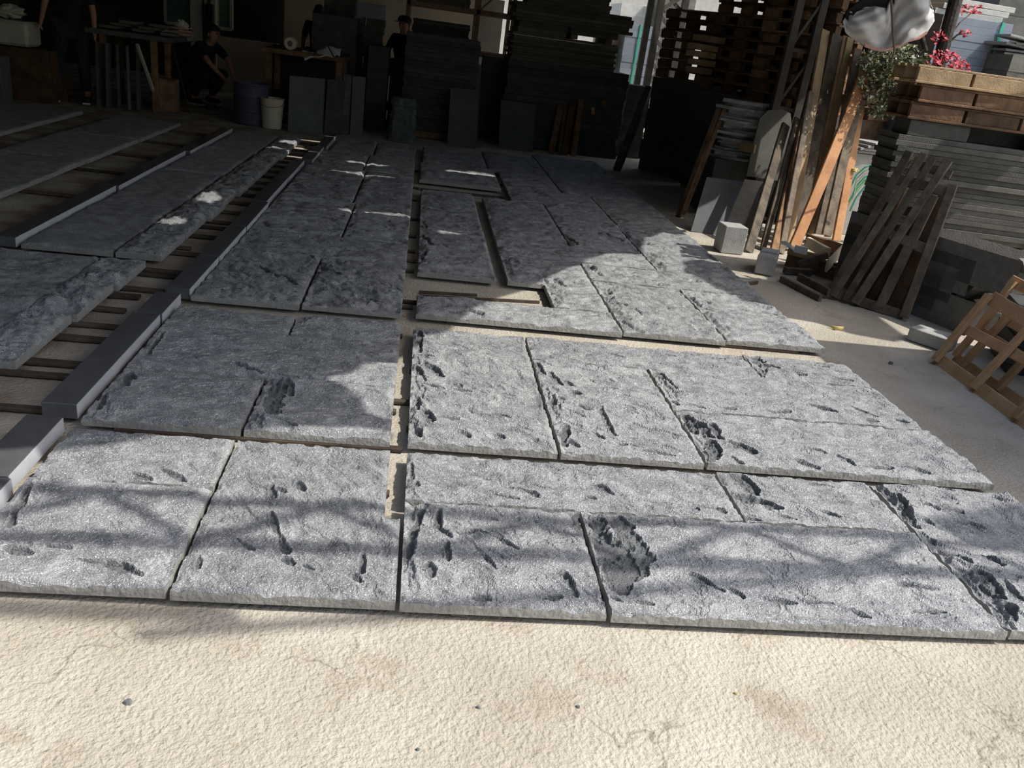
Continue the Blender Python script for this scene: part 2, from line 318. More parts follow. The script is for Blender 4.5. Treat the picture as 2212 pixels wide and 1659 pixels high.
# scars and chips on the slabs: (points on the slab tops, width in metres)
GOUGE_PX = [
([(1590,1022),(1615,1045),(1628,1065)],.040),([(1595,1072),(1640,1082),(1682,1096)],.036),([(1617,1112),(1643,1122)],.018),([(1770,1107),(1812,1122)],.013),([(1763,1045),(1798,1052)],.011),([(1690,1110),(1720,1118)],.011),
([(1290,1120),(1306,1160),(1322,1215),(1340,1262)],.050),([(1325,1118),(1352,1150),(1380,1200),(1366,1240)],.060),([(1300,1150),(1345,1200),(1350,1255)],.050),([(1492,1240),(1563,1276)],.013),([(1577,1270),(1606,1286)],.013),([(1655,1286),(1720,1298)],.013),([(1746,1296),(1798,1302)],.010),([(1948,1263),(2026,1276)],.013),([(1980,1314),(2039,1319)],.011),([(1834,1312),(1880,1325)],.008),([(1320,1283),(1347,1292)],.011),([(1370,1290),(1410,1296)],.009),
([(1938,1075),(1954,1094),(1970,1124),(1987,1132)],.020),([(1996,1143),(2019,1163)],.020),([(2032,1179),(2048,1192)],.015),([(2065,1202),(2094,1221)],.016),([(2117,1241),(2140,1264),(2162,1293)],.030),([(2172,1309),(2188,1329)],.024),([(2127,1202),(2162,1228)],.022),([(2169,1260),(2208,1303)],.017),([(2000,1117),(2019,1125)],.013),([(2039,1101),(2078,1107)],.011),([(2000,1091),(2026,1101)],.010),([(2094,1120),(2130,1130)],.013),([(2019,1055),(2058,1065)],.011),
([(910,1103),(890,1157),(886,1196)],.020),([(949,1103),(945,1134),(972,1157)],.018),([(972,1150),(1023,1150),(1078,1169),(1117,1192)],.011),([(926,1220),(933,1243)],.018),([(965,1173),(968,1212)],.013),([(1047,1204),(1070,1232)],.013),([(1023,1278),(1058,1284)],.009),([(1176,1285),(1211,1286)],.007),([(1219,1243),(1246,1278)],.015),
([(900,1040),(902,1052)],.014),([(1117,1052),(1160,1071)],.013),([(1070,1069),(1117,1079)],.010),([(1289,1048),(1324,1067)],.013),([(1270,1075),(1285,1079)],.011),([(1496,1099),(1508,1104)],.012),([(1536,1099),(1567,1107)],.011),([(890,1036),(887,997)],.010),
([(641,1040),(657,1056)],.013),([(599,1056),(615,1066)],.013),([(586,1053),(592,1076)],.011),([(583,1108),(602,1154)],.011),([(605,1157),(618,1192)],.018),([(612,1205),(635,1217)],.013),([(654,1218),(677,1230)],.011),([(511,1166),(544,1186)],.011),([(430,1205),(428,1225)],.010),([(785,1199),(781,1235)],.013),([(765,1241),(778,1254)],.010),
([(13,1179),(62,1192)],.020),([(228,1212),(303,1238)],.022),([(169,1205),(228,1212)],.009),([(98,1176),(150,1178)],.007),([(62,1056),(39,1092),(20,1128)],.018),([(351,1014),(397,1036)],.014),([(286,1020),(325,1037)],.008),
([(906,711),(909,756)],.020),([(912,769),(932,772)],.022),([(919,785),(955,811)],.024),([(899,789),(919,821)],.015),([(916,831),(958,841)],.009),([(981,841),(1017,847)],.011),([(994,828),(995,839)],.011),([(903,854),(903,886)],.014),([(916,883),(935,912)],.024),([(899,925),(908,938)],.013),([(958,906),(991,909)],.013),([(997,938),(1013,945)],.013),([(1072,940),(1088,948)],.015),([(1082,849),(1111,852)],.008),([(1082,899),(1101,906)],.009),
([(1160,782),(1176,805)],.016),([(1196,857),(1199,876)],.015),([(1225,912),(1218,955)],.024),([(1231,945),(1251,958)],.015),([(1236,851),(1252,857)],.020),([(1298,886),(1307,903)],.013),([(1288,929),(1301,945)],.015),([(1337,955),(1353,958)],.013),([(1389,974),(1457,984)],.010),([(1307,903),(1333,938)],.009),([(1226,821),(1242,834)],.011),([(1190,800),(1215,830)],.012),
([(1327,771),(1350,776)],.011),([(1428,769),(1457,772)],.011),([(1542,772),(1565,776)],.011),([(1630,764),(1649,782)],.028),([(1652,790),(1682,799)],.024),([(1766,789),(1789,792)],.013),([(1714,808),(1740,813)],.009),([(1796,816),(1841,823)],.007),
([(1421,805),(1464,841)],.013),([(1454,864),(1470,872)],.013),([(1490,870),(1522,877)],.013),([(1558,875),(1591,878)],.011),([(1662,882),(1708,886)],.011),([(1750,877),(1805,891)],.020),([(1840,877),(1896,898)],.011),([(1876,903),(1896,906)],.013),([(1935,903),(1961,912)],.013),
([(1483,896),(1503,932)],.034),([(1506,912),(1538,945)],.024),([(1538,919),(1561,951)],.026),([(1574,958),(1626,979)],.028),([(1535,955),(1545,989)],.034),([(1581,987),(1607,1002)],.013),([(1724,997),(1766,1010)],.015),([(1809,986),(1844,1004)],.017),([(1954,1012),(2006,1023)],.013),([(1866,1008),(1925,1013)],.009),([(2094,1017),(2120,1026)],.009),([(1756,974),(1782,982)],.009),
([(596,828),(586,900)],.050),([(618,828),(628,848)],.022),([(602,913),(641,926)],.011),([(508,786),(566,806)],.018),([(586,806),(644,815)],.011),([(355,711),(316,763)],.014),([(280,802),(270,828)],.032),([(228,848),(215,880)],.016),
([(1095,561),(1116,567)],.026),([(1093,576),(1127,580)],.018),([(1176,602),(1197,613)],.016),([(1197,602),(1220,616)],.026),([(1188,631),(1203,632)],.013),([(1150,592),(1179,596)],.012),
([(1269,573),(1284,584)],.026),([(1291,589),(1300,594)],.022),([(1312,619),(1318,631)],.017),([(1318,640),(1323,650)],.014),([(1333,657),(1350,664)],.022),([(1370,677),(1385,686)],.017),([(1344,691),(1367,706)],.022),
([(1492,639),(1515,660)],.026),([(1518,642),(1532,651)],.022),([(1591,662),(1639,668)],.012),([(1649,670),(1698,685)],.012),([(1561,670),(1580,675)],.011),
([(1379,526),(1411,529)],.040),([(1405,541),(1417,547)],.030),([(1420,544),(1437,550)],.024),([(1417,558),(1434,561)],.022),([(1420,568),(1428,575)],.026),([(1223,509),(1246,529)],.028),([(1310,505),(1345,520)],.018),
([(1013,673),(1043,681)],.020),([(965,675),(987,678)],.012),([(911,506),(934,529)],.026),([(917,544),(911,558)],.024),([(914,474),(922,492)],.018),
([(570,475),(585,490)],.03),([(690,575),(735,600)],.018),([(600,590),(640,615)],.018),([(760,590),(800,606)],.014),([(640,540),(680,560)],.016),([(560,570),(600,600)],.02)]
GOUGES = [([G(x, y, .057) for x, y in p], max(w*1.15, .0135)) for p, w in GOUGE_PX]

# ---------------------------------------------------------------- hewn slabs
ZB, TH = .020, .036
def hewn_slab(name, rects, res, seed, label, group=None, edge=1.0, pits=1.0, theta=-14, side='rough', amp=1.0, zb=ZB, th=TH, cat='stone slab', S=1.0105):
    """rects: list of (x0,x1,y0,y1); the first is the slab, the others are cut out of it."""
    x0, x1, y0, y1 = [q*S for q in rects[0]]; cuts = [[q*S for q in r] for r in rects[1:]]
    nx = max(3, int((x1-x0)/res)); ny = max(3, int((y1-y0)/res))
    xs = list(np.linspace(x0, x1, nx+1)); ys = list(np.linspace(y0, y1, ny+1))
    for c in cuts:                                            # snap grid lines to the cut
        for q in c[:2]:
            if x0 < q < x1: k = int(np.argmin(np.abs(np.array(xs)-q))); xs[k] = q
        for q in c[2:]:
            if y0 < q < y1: k = int(np.argmin(np.abs(np.array(ys)-q))); ys[k] = q
    xs = np.array(xs); ys = np.array(ys); X, Y = np.meshgrid(xs, ys)
    rng = np.random.RandomState(seed); ox, oy = rng.rand(2)*90
    NX = X+ox; NY = Y+oy
    dl = X-x0; dr = x1-X; df = Y-y0; db = y1-Y
    for c in cuts:
        insx = (X >= c[0]-1e-6) & (X <= c[1]+1e-6); insy = (Y >= c[2]-1e-6) & (Y <= c[3]+1e-6)
        dl = np.where(insy & (X >= c[1]-1e-6), np.minimum(dl, X-c[1]), dl); dr = np.where(insy & (X <= c[0]+1e-6), np.minimum(dr, c[0]-X), dr)
        df = np.where(insx & (Y >= c[3]-1e-6), np.minimum(df, Y-c[3]), df); db = np.where(insx & (Y <= c[2]+1e-6), np.minimum(db, c[2]-Y), db)
    dmin = np.minimum(np.minimum(dl, dr), np.minimum(df, db))
    th_ = math.radians(theta+rng.uniform(-6, 6)); u = NX*math.cos(th_)+NY*math.sin(th_); v = -NX*math.sin(th_)+NY*math.cos(th_)
    w1 = fbm(NX*3, NY*3, 3)
    h = .007*fbm(NX*1.6, NY*1.6, 2)
    # flakes: terraces stretched along the grain
    f = fbm(u*3.2+w1*.45, v*9+w1*1.0, 4, .55)
    k = 4.5; t = f*k; fl = np.floor(t); fr = t-fl
    h = h + .0052*amp*(fl+sstep(.84, 1.0, fr))
    # scalloped conchoidal surface and grit
    h = h + .0065*amp*np.abs(fbm(u*7+3, v*13+w1, 3)) + .0022*fbm(u*22, v*40, 3)+.0016*fbm(NX*70, NY*70, 2)
    # chipped pits with a steep edge, denser towards the left and front edges
    pn = fbm(u*4.6+7.7, v*17+3.1, 3, .5)
    thr = .36-.20*edge*np.exp(-(dl/.10)**2)*sstep(-.35, .1, fbm(NX*.7+2, NY*3+5, 2))-.10*np.exp(-(df/.07)**2)
    reg = sstep(-.08, .18, fbm(NX*1.9+31, NY*1.9+11, 2)+.12*pits)
    h = h - (.006 if y1 < 4.2 else .015)*min(pits, 1.2)*sstep(thr, thr+.05, pn)*reg
    pn2 = fbm(u*10+4, v*26+8, 2, .5); thr2 = .30-.10*edge*np.exp(-(dl/.13)**2)
    h = h - .007*pits*sstep(thr2, thr2+.06, pn2)*sstep(-.15, .2, fbm(NX*3+3, NY*3+41, 2))
    # rock-pitched drop along the left edge
    big = False
    base = .045
    wob = base+.060*fbm(NX*2.5+5, NY*4.5, 3)+.030*fbm(NX*12, NY*14, 3)
    stre = sstep(-.18, .12, fbm(NX*.5+9, NY*2.6+2, 2)+(.22 if big else .02))*min(edge, 1.3)
    if big: stre = stre*(1-sstep(.75, .95, df/max(y1-y0, .01)))
    h = h + .012*stre*sstep(wob, wob+.010, dl) + .009*stre*sstep(wob*.45, wob*.45+.008, dl+.02*fbm(NX*20, NY*20, 2))
    wob2 = .045+.035*fbm(NX*5+1, NY*2.5+8, 3)+.015*fbm(NX*16, NY*16, 2)
    s2 = sstep(-.1, .3, fbm(NX*2.1+3, NY*.5+7, 2)+.05)*edge
    h = h + .007*s2*sstep(wob2, wob2+.010, df)
    h = h - np.median(h)+.004
    # settle to the sawn outline
    z = zb+th-.004+h*sstep(-.005, .03+.010*fbm(NX*20, NY*20, 2), dmin)
    chip = np.clip(fbm(NX*15, NY*15, 3)+.15, 0, 1)*.020
    z = z - chip*(1-sstep(0, .016, dmin))
    gouged = np.zeros_like(z)
    for gp, gw in GOUGES:
        if max(p.x for p in gp)+.06 < x0 or min(p.x for p in gp)-.06 > x1 or max(p.y for p in gp)+.06 < y0 or min(p.y for p in gp)-.06 > y1: continue
        dmn = np.full_like(z, 9.0); tot = len(gp)-1; tt_ = np.zeros_like(z)
        for q in range(tot):
            ax, ay, bx, by = gp[q].x, gp[q].y, gp[q+1].x, gp[q+1].y; L2 = (bx-ax)**2+(by-ay)**2+1e-9
            tq = np.clip(((X-ax)*(bx-ax)+(Y-ay)*(by-ay))/L2, 0, 1); dd = np.hypot(X-ax-tq*(bx-ax), Y-ay-tq*(by-ay)); sel = dd < dmn; dmn = np.where(sel, dd, dmn); tt_ = np.where(sel, (q+tq)/tot, tt_)
        ww = gw*.62*(.55+.6*np.sin(np.pi*np.clip(tt_*.8+.1, 0, 1)))*(1+.9*fbm(NX*14, NY*14, 3))
        soft = min(.006, gw*.3)
        mk = sstep(-soft*.4, soft*.6, ww-dmn)*sstep(.006, .016, dmin)
        z = z-min(.021 if gw < .05 else .015, gw*.95)*mk*(.55+1.1*np.abs(fbm(NX*22, NY*22, 3))); gouged = np.maximum(gouged, mk)
        z = z+.0035*(sstep(0, .012, ww+.012-dmn)-mk)*min(1, gw/.015)
    z = np.maximum(z, zb+.010+.004*np.abs(fbm(NX*30, NY*30, 2)))
    if side == 'rough':
        jx = .004*fbm(NX*30, NY*30, 2); jy = .004*fbm(NX*30+50, NY*30+9, 2)
        inward = (1-sstep(0, .003, dmin))
        Xj = X + inward*np.where(dl < 1e-4, np.abs(jx), np.where(dr < 1e-4, -np.abs(jx), 0)); Yj = Y + inward*np.where(df < 1e-4, np.abs(jy), np.where(db < 1e-4, -np.abs(jy), 0))
    else: Xj, Yj = X, Y
    W_ = nx+1; ii = np.arange(nx); jj = np.arange(ny); I, J = np.meshgrid(ii, jj)
    cx = (xs[:-1]+xs[1:])/2; cy = (ys[:-1]+ys[1:])/2; CX, CY = np.meshgrid(cx, cy); keep = np.ones_like(CX, bool)
    for c in cuts: keep &= ~((CX > c[0]) & (CX < c[1]) & (CY > c[2]) & (CY < c[3]))
    a = J*W_+I; quads = np.stack([a, a+1, a+W_+1, a+W_], -1)[keep]
    cx0, cy0 = (x0+x1)/2, (y0+y1)/2
    top = np.stack([Xj-cx0, Yj-cy0, z-zb], -1).reshape(-1, 3)
    # boundary edges -> sides
    K = np.zeros((ny+2, nx+2), bool); K[1:-1, 1:-1] = keep
    edges = []
    jf, if_ = np.nonzero(keep & ~K[:-2, 1:-1]); edges += [(j*W_+i, j*W_+i+1) for j, i in zip(jf, if_)]
    jf, if_ = np.nonzero(keep & ~K[2:, 1:-1]); edges += [((j+1)*W_+i+1, (j+1)*W_+i) for j, i in zip(jf, if_)]
    jf, if_ = np.nonzero(keep & ~K[1:-1, :-2]); edges += [((j+1)*W_+i, j*W_+i) for j, i in zip(jf, if_)]
    jf, if_ = np.nonzero(keep & ~K[1:-1, 2:]); edges += [(j*W_+i+1, (j+1)*W_+i+1) for j, i in zip(jf, if_)]
    bi = sorted({e for p in edges for e in p}); n0 = len(top); mp_ = {b_: n0+2*q for q, b_ in enumerate(bi)}
    ext = []
    Xf = (X-cx0).ravel(); Yf = (Y-cy0).ravel()
    for b_ in bi:
        j = (hash((b_//2, seed)) % 1000/1000-.5)*.0012 if side == 'rough' else 0
        ext.append((Xf[b_]+j, Yf[b_]+j, (top[b_, 2])*.55)); ext.append((Xf[b_], Yf[b_], 0))
    verts = np.vstack([top, np.array(ext)])
    sf = []
    for p, q in edges:
        sf.append((q, p, mp_[p], mp_[q])); sf.append((mp_[q], mp_[p], mp_[p]+1, mp_[q]+1))
    faces = np.vstack([quads, np.array(sf)])
    bot = len(verts); bb = []
    for (ax0, ax1, ay0, ay1) in ([(x0, x1, y0, y1)] if not cuts else []): bb = [(ax0-cx0, ay0-cy0, 0), (ax0-cx0, ay1-cy0, 0), (ax1-cx0, ay1-cy0, 0), (ax1-cx0, ay0-cy0, 0)]
    if bb: verts = np.vstack([verts, np.array(bb)]); faces = np.vstack([faces, np.array([[bot, bot+1, bot+2, bot+3]])])
    me = bpy.data.meshes.new(name)
    me.vertices.add(len(verts)); me.vertices.foreach_set('co', verts.astype(np.float32).ravel())
    me.loops.add(faces.size); me.loops.foreach_set('vertex_index', faces.astype(np.int32).ravel())
    me.polygons.add(len(faces)); me.polygons.foreach_set('loop_start', np.arange(0, faces.size, 4, dtype=np.int32))
    mi = np.ones(len(faces), np.int32); mi[:len(quads)] = 0; me.polygons.foreach_set('material_index', mi)
    me.polygons.foreach_set('use_smooth', (mi == 0) & (res > .0065))
    at = me.attributes.new('gouged', 'FLOAT', 'POINT'); fv = np.zeros(len(verts), np.float32); fv[:len(top)] = gouged.ravel(); at.data.foreach_set('value', fv)
    me.materials.append(M['stone']); me.materials.append(M['stone_side'] if side == 'rough' else M['stone_side'])
    me.update(calc_edges=True); me.validate()
    o = bpy.data.objects.new(name, me); C.objects.link(o); o.location = (cx0, cy0, zb)
    return tag(o, label, cat, group)
# ---------------------------------------------------------------- floor
nx, ny = 150, 170
xs = np.concatenate([[-12, -7, -4, -2.6], np.linspace(-1.9, 4.2, 110), [5, 7, 12, 25]]); ys = np.concatenate([[-8, -3, -.5], np.linspace(.6, 5.2, 90), [6, 8, 12, 20, 40]])
X, Y = np.meshgrid(xs, ys); Z = .006*fbm(X*1.1, Y*1.1, 3)*np.exp(-((Y-1)/3.0)**2) - .004
Z = np.where((Y > 1.6) & (Y < 12) & (X > -5) & (X < 3), np.minimum(Z, -.0005), Z)
W_ = len(xs); fl = link_mesh('floor', np.stack([X, Y, Z], -1).reshape(-1, 3).tolist(), [[j*W_+i, j*W_+i+1, (j+1)*W_+i+1, (j+1)*W_+i] for j in range(len(ys)-1) for i in range(W_-1)], M['concrete'], smooth=True)
tag(fl, 'pale cement yard floor, dusty and cracked', kind='structure')

# ---------------------------------------------------------------- hewn slabs of the big layout
g1, g2, g3 = 'front course of hewn slabs', 'second course of hewn slabs', 'third course of hewn slabs and beyond'
SL = [
 ([(-1.10, -.555, 2.372, 2.70)], .0045, 'grey hewn slab behind the front left corner slab, wider than deep, two small scars', g1, dict(edge=.2, pits=.5)),
 ([(-1.10, -.555, 1.85, 2.362)], .0045, 'grey hewn slab at the front left corner of the layout', g1, dict(edge=.75, pits=.5)),
 ([(-.543, .040, 1.845, 2.70), (-.010, .060, 2.255, 2.71)], .0045, 'large upright hewn slab left of the central gap, front course, notched at right', g1, dict(edge=.25, pits=.7, theta=-50)),
 ([(.052, 1.215, 2.372, 2.70)], .0045, 'long narrow hewn slab running right from the central gap, behind two front slabs', g1, dict(edge=.6, pits=.9)),
 ([(.052, .625, 1.84, 2.360)], .0045, 'square hewn slab just right of the central gap at the front edge', g1, dict(edge=1.1, pits=1.0, theta=-40)),
 ([(.638, 1.850, 1.835, 2.360)], .0045, 'longest hewn slab of the front edge, smooth middle and deep gouge at its left end', g1, dict(edge=.6, pits=.3, amp=.7)),
 ([(1.228, 1.842, 2.372, 2.712)], .0045, 'short hewn slab with a big black broken ledge, second from right, front course', g1, dict(edge=.7, pits=.5)),
 ([(1.864, 2.46, 1.84, 2.712)], .005, 'deeply ridged hewn slab at the right end of the front course, cut by the frame', g1, dict(edge=1.3, pits=1.2, theta=-25)),
 ([(-1.10, -.553, 2.785, 3.25)], .005, 'hewn slab at the front left of the second course, beside the polished kerb', g2, dict(edge=.8, pits=.5)),
 ([(-.541, -.014, 2.785, 3.262)], .005, 'hewn slab with a dark hollow, front of second course, left of central gap', g2, dict(edge=1.3, pits=.8)),
 ([(-1.10, -.012, 3.270, 3.785)], .006, 'wide hewn slab across the left half of the second course, in its middle', g2, dict(edge=.5, pits=.6)),
 ([(-1.10, -.538, 3.797, 4.055)], .006, 'shaded small hewn slab at the back left of the second course', g2, dict(edge=.1, pits=.3)),
 ([(-.526, -.012, 3.797, 4.07)], .006, 'small hewn slab at the back of the second course, just left of the central gap', g2, dict(edge=.8, pits=1.2)),
 ([(.052, .622, 2.785, 4.06)], .005, 'tall hewn slab right of the central gap spanning the whole second course', g2, dict(edge=.9, pits=.9, theta=-35)),
 ([(.636, 1.208, 2.785, 3.745)], .005, 'hewn slab covered in slanting chisel scars, second from the gap in the second course', g2, dict(edge=.9, pits=1.3, theta=-35)),
 ([(.636, 1.825, 3.757, 4.075)], .006, 'narrow hewn slab along the back edge of the second course, right of the gap', g2, dict(edge=.5, pits=.9)),
 ([(1.838, 2.43, 3.775, 4.10)], .006, 'small hewn slab with a black crack at the back right of the second course', g2, dict(edge=1.0, pits=.9)),
 ([(1.222, 2.435, 3.285, 3.762)], .006, 'wide smooth hewn slab in the middle right of the second course', g2, dict(edge=.9, pits=.6)),
 ([(1.222, 2.455, 2.785, 3.272)], .005, 'wide hewn slab with two black gouges at the front right of the second course', g2, dict(edge=.8, pits=.5)),
 ([(-1.09, -.548, 4.24, 5.21)], .007, 'upright hewn slab at the front left of the third course', g3, dict(edge=.3, pits=.9, theta=-40)),
 ([(-.535, -.016, 4.26, 5.21)], .007, 'upright heavily scarred hewn slab in the third course just left of the central gap', g3, dict(edge=.9, pits=1.3, theta=-35)),
 ([(-1.085, -.014, 5.222, 5.775)], .008, 'wide shaded hewn slab across the left part of the third course', g3, dict(edge=.5, pits=.8)),
 ([(.062, 1.205, 4.285, 4.625)], .007, 'long narrow hewn slab in front of the rectangular opening', g3, dict(edge=.4, pits=.9)),
 ([(.060, .555, 5.10, 6.44)], .008, 'tall hewn slab between the central gap and the narrow slot, behind the rectangular opening', g3, dict(edge=.9, pits=.8, side='flat')),
 ([(.632, 1.205, 4.637, 5.765), (.55, .868, 4.60, 5.10)], .007, 'hewn slab with a square corner cut out around the rectangular opening', g3, dict(edge=.9, pits=.9)),
 ([(1.220, 1.818, 4.31, 5.315)], .007, 'sunlit hewn slab full of small chips, front of third course, third from gap', g3, dict(edge=.9, pits=1.5, theta=-30)),
 ([(1.832, 2.43, 4.335, 5.315)], .007, 'hewn slab at the front right corner of the third course', g3, dict(edge=1.0, pits=1.3)),
 ([(1.220, 2.44, 5.328, 5.765)], .008, 'wide hewn slab at the right of the third course, half in sun', g3, dict(edge=.9, pits=1.5)),
 ([(1.800, 2.44, 5.777, 7.20)], .009, 'tall bright rough hewn slab at the right edge where the shade begins', g3, dict(edge=1.1, pits=1.5)),
 ([(.632, 1.788, 5.777, 6.245)], .008, 'wide hewn slab right of the narrow slot, on the edge of the shade', g3, dict(edge=.7, pits=.5)),
 ([(1.225, 1.788, 6.257, 7.03)], .010, 'shaded hewn slab with a crescent of chips left of the tall bright one', g3, dict(edge=.9, pits=.9)),
 ([(.632, 1.212, 6.257, 7.9)], .012, 'long shaded hewn slab along the right side of the narrow slot', g3, dict(edge=.8, pits=.9)),
 ([(.058, .550, 6.455, 7.93)], .012, 'shaded hewn slab left of the narrow slot in the far half', g3, dict(edge=.5, pits=.9)),
 ([(1.225, 1.80, 7.045, 8.60)], .013, 'dark hewn slab in the fourth course, third column right of the gap', g3, dict(edge=.6)),
 ([(1.814, 2.43, 7.215, 8.60)], .013, 'dark hewn slab in the fourth course at the right edge', g3, dict(edge=.6)),
 ([(.04, .86, 8.45, 9.6)], .015, 'dark hewn slab behind the far slot with a bright flake', g3, dict(edge=.6, pits=1.3)),
 ([(.915, 1.50, 7.92, 9.6)], .015, 'dark hewn slab right of the far slot', g3, dict(edge=.6)),
 ([(1.515, 2.42, 8.615, 9.9)], .016, 'dark wide hewn slab in the fifth course at the right', g3, dict(edge=.6)),
 ([(.06, .80, 9.62, 10.85)], .017, 'farthest hewn slab just right of the central gap, before the leaning panel', g3, dict(edge=.6)),
 ([(.815, 1.50, 9.62, 11.1)], .018, 'farthest hewn slab in the middle right, under the big stone pile', g3, dict(edge=.6)),
 ([(1.515, 2.40, 9.915, 11.4)], .018, 'farthest hewn slab at the right corner of the layout', g3, dict(edge=.6)),
 ([(-1.085, -.478, 5.787, 6.98)], .010, 'shaded hewn slab with a pinkish back part, left column of the third course', g3, dict(edge=.6)),
 ([(-.465, -.016, 5.787, 6.98)], .010, 'hewn slab beside the central gap lit by a band of sun at its back', g3, dict(edge=.9, pits=1.3)),
 ([(-1.08, -.50, 6.995, 8.6)], .013, 'dark hewn slab in the left column, fourth course', g3, dict(edge=.5)),
 ([(-.487, -.018, 6.995, 8.6)], .013, 'dark hewn slab in the fourth course just left of the central gap', g3, dict(edge=.5)),
 ([(-1.03, -.535, 8.62, 9.65)], .015, 'dark hewn slab in the fifth course at the far left with bright flakes', g3, dict(edge=.8, pits=1.4)),
 ([(-.52, -.02, 8.62, 9.65)], .015, 'dark hewn slab in the fifth course beside the central gap', g3, dict(edge=.8, pits=1.4)),
 ([(-.97, -.50, 9.67, 10.75)], .017, 'farthest hewn slab at the left corner of the layout', g3, dict(edge=.6)),
 ([(-.485, -.03, 9.67, 10.75)], .017, 'farthest hewn slab left of the central gap', g3, dict(edge=.6)),
]
for q, (rects, res, lab, grp, kw) in enumerate(SL):
    if grp != g3: kw.setdefault('amp', .65); res = min(res, .0052)*.85
    hewn_slab('hewn_stone_slab', rects, res, 11+q*7, lab, grp, **kw)

# slabs laid out at the left
gl = 'slabs of the left layout'
def flat(x0, x1, y0, y1, lab, sd, res=.016, **kw):
    d = dict(edge=.25, pits=.25, amp=.35, side='flat', S=1.0); d.update(kw)
    return hewn_slab('flat_stone_slab', [(x0, x1, y0, y1)], res, sd, lab, gl, **d)
flat(-2.20, -1.70, 4.93, 6.2, 'flat dark slab at the near end of the long middle left strip', 301)
flat(-2.19, -1.68, 6.215, 7.6, 'flat dark slab, second from the near end of the long middle left strip', 302)
flat(-2.17, -1.66, 7.615, 9.0, 'flat dark slab, third from the near end of the long middle left strip', 303)
flat(-2.13, -1.64, 9.015, 10.45, 'flat dark slab at the bucket end of the long middle left strip', 304)
ys_ = [4.93, 5.47, 6.02, 6.50, 6.95, 7.6, 8.25, 8.9, 9.6, 10.35]
nm = ['nearest', 'second', 'third', 'fourth', 'fifth', 'sixth', 'seventh', 'eighth', 'farthest']
for i in range(9):
    dx = random.uniform(-.02, .02)
    flat(-1.685+.010*i, -1.425+dx+.008*i, ys_[i], ys_[i+1]-.012, nm[i]+' narrow rough slab along the right side of the long left strip', 320+i, .010, edge=1.0, pits=1.0, amp=1.3, th=.045)
flat(-2.80, -1.72, 3.35, 4.79, 'flat grey slab of the near left panel, reaching the left edge', 340, .010, amp=.8, pits=.5)
flat(-2.80, -1.76, 2.2, 3.335, 'flat grey slab in front of the near left panel, outside the left edge', 341, .03)
ys_ = [3.25, 3.82, 4.18, 4.62, 4.80]
ys_ = [3.25, 3.83, 4.33, 4.80]
for i in range(3):
    flat(-1.735+.012*i, -1.515+.02*i, ys_[i], ys_[i+1]-.012, ['nearest', 'middle', 'farthest'][i]+' narrow rough slab at the right of the near left panel', 350+i, .007, edge=1.2, pits=1.1, amp=1.5, th=.045)
flat(-3.55, -2.80, 6.0, 7.6, 'dark slab at the near end of the far left strip', 361)
flat(-3.52, -2.79, 7.615, 9.0, 'dark slab in the middle of the far left strip', 362)
flat(-3.50, -2.78, 9.015, 10.5, 'dark slab at the far end of the far left strip', 363)
flat(-4.9, -3.86, 8.2, 10.5, 'dark slab in the farthest left corner, before the worker', 364, .025)

# polished kerbs
gk = 'polished kerb stones'
def kerb(x0, x1, y0, y1, lab, z0=.0205, h=.058):
    r = empty('kerb_stone', ((x0+x1)/2, (y0+y1)/2, z0)); tag(r, lab, 'kerb stone', gk)
    b = MB(); b.box(((x0+x1)/2, (y0+y1)/2, z0+h/2), (x1-x0, y1-y0, h), ch=.0015); b.build('stone_body', M['polished'], r)
    s = MB(); s.box((x1+.0012, (y0+y1)/2, z0+h/2), (.0022, y1-y0-.003, h-.003), ch=.0004); o = s.build('sawn_sky_face', M['sawn'], r); o['label'] = 'sawn side face, pale with painted sky reflection'
S_ = 1.0105
kerb(-1.255, -1.135, 1.20, 2.33, 'polished kerb cut by the left edge of the frame, in sun')
kerb(-1.268, -1.148, 2.34, 2.755, 'polished kerb in sun beside the front course')
kerb(-1.262, -1.142, 2.86, 3.88, 'long polished kerb reflecting the sky, beside the second course')
kerb(-1.252, -1.135, 3.89, 4.215, 'short polished kerb behind the long reflecting one')
kerb(-1.225, -1.112, 4.30, 4.95, 'polished kerb at the near end of the third course')
kerb(-1.222, -1.110, 4.96, 5.75, 'polished kerb, second from the near end beside the third course')
kerb(-1.218, -1.106, 5.76, 6.60, 'polished kerb, third from the near end beside the third course')
kerb(-1.235, -1.125, 6.62, 7.7, 'polished kerb stepped slightly left, halfway up the third course')
kerb(-1.232, -1.122, 7.71, 8.75, 'polished kerb beyond the stepped one')
kerb(-1.16, -1.05, 8.78, 9.8, 'polished kerb second from the far end')
kerb(-1.13, -1.02, 9.81, 10.9, 'polished kerb at the far end before the leaning pale panel')
kerb(-2.34, -2.228, 4.93, 6.6, 'polished kerb at the near end of the long left strip')
kerb(-2.32, -2.208, 6.61, 8.5, 'polished kerb in the middle of the long left strip')
kerb(-2.28, -2.168, 8.51, 10.4, 'polished kerb at the far end of the long left strip')

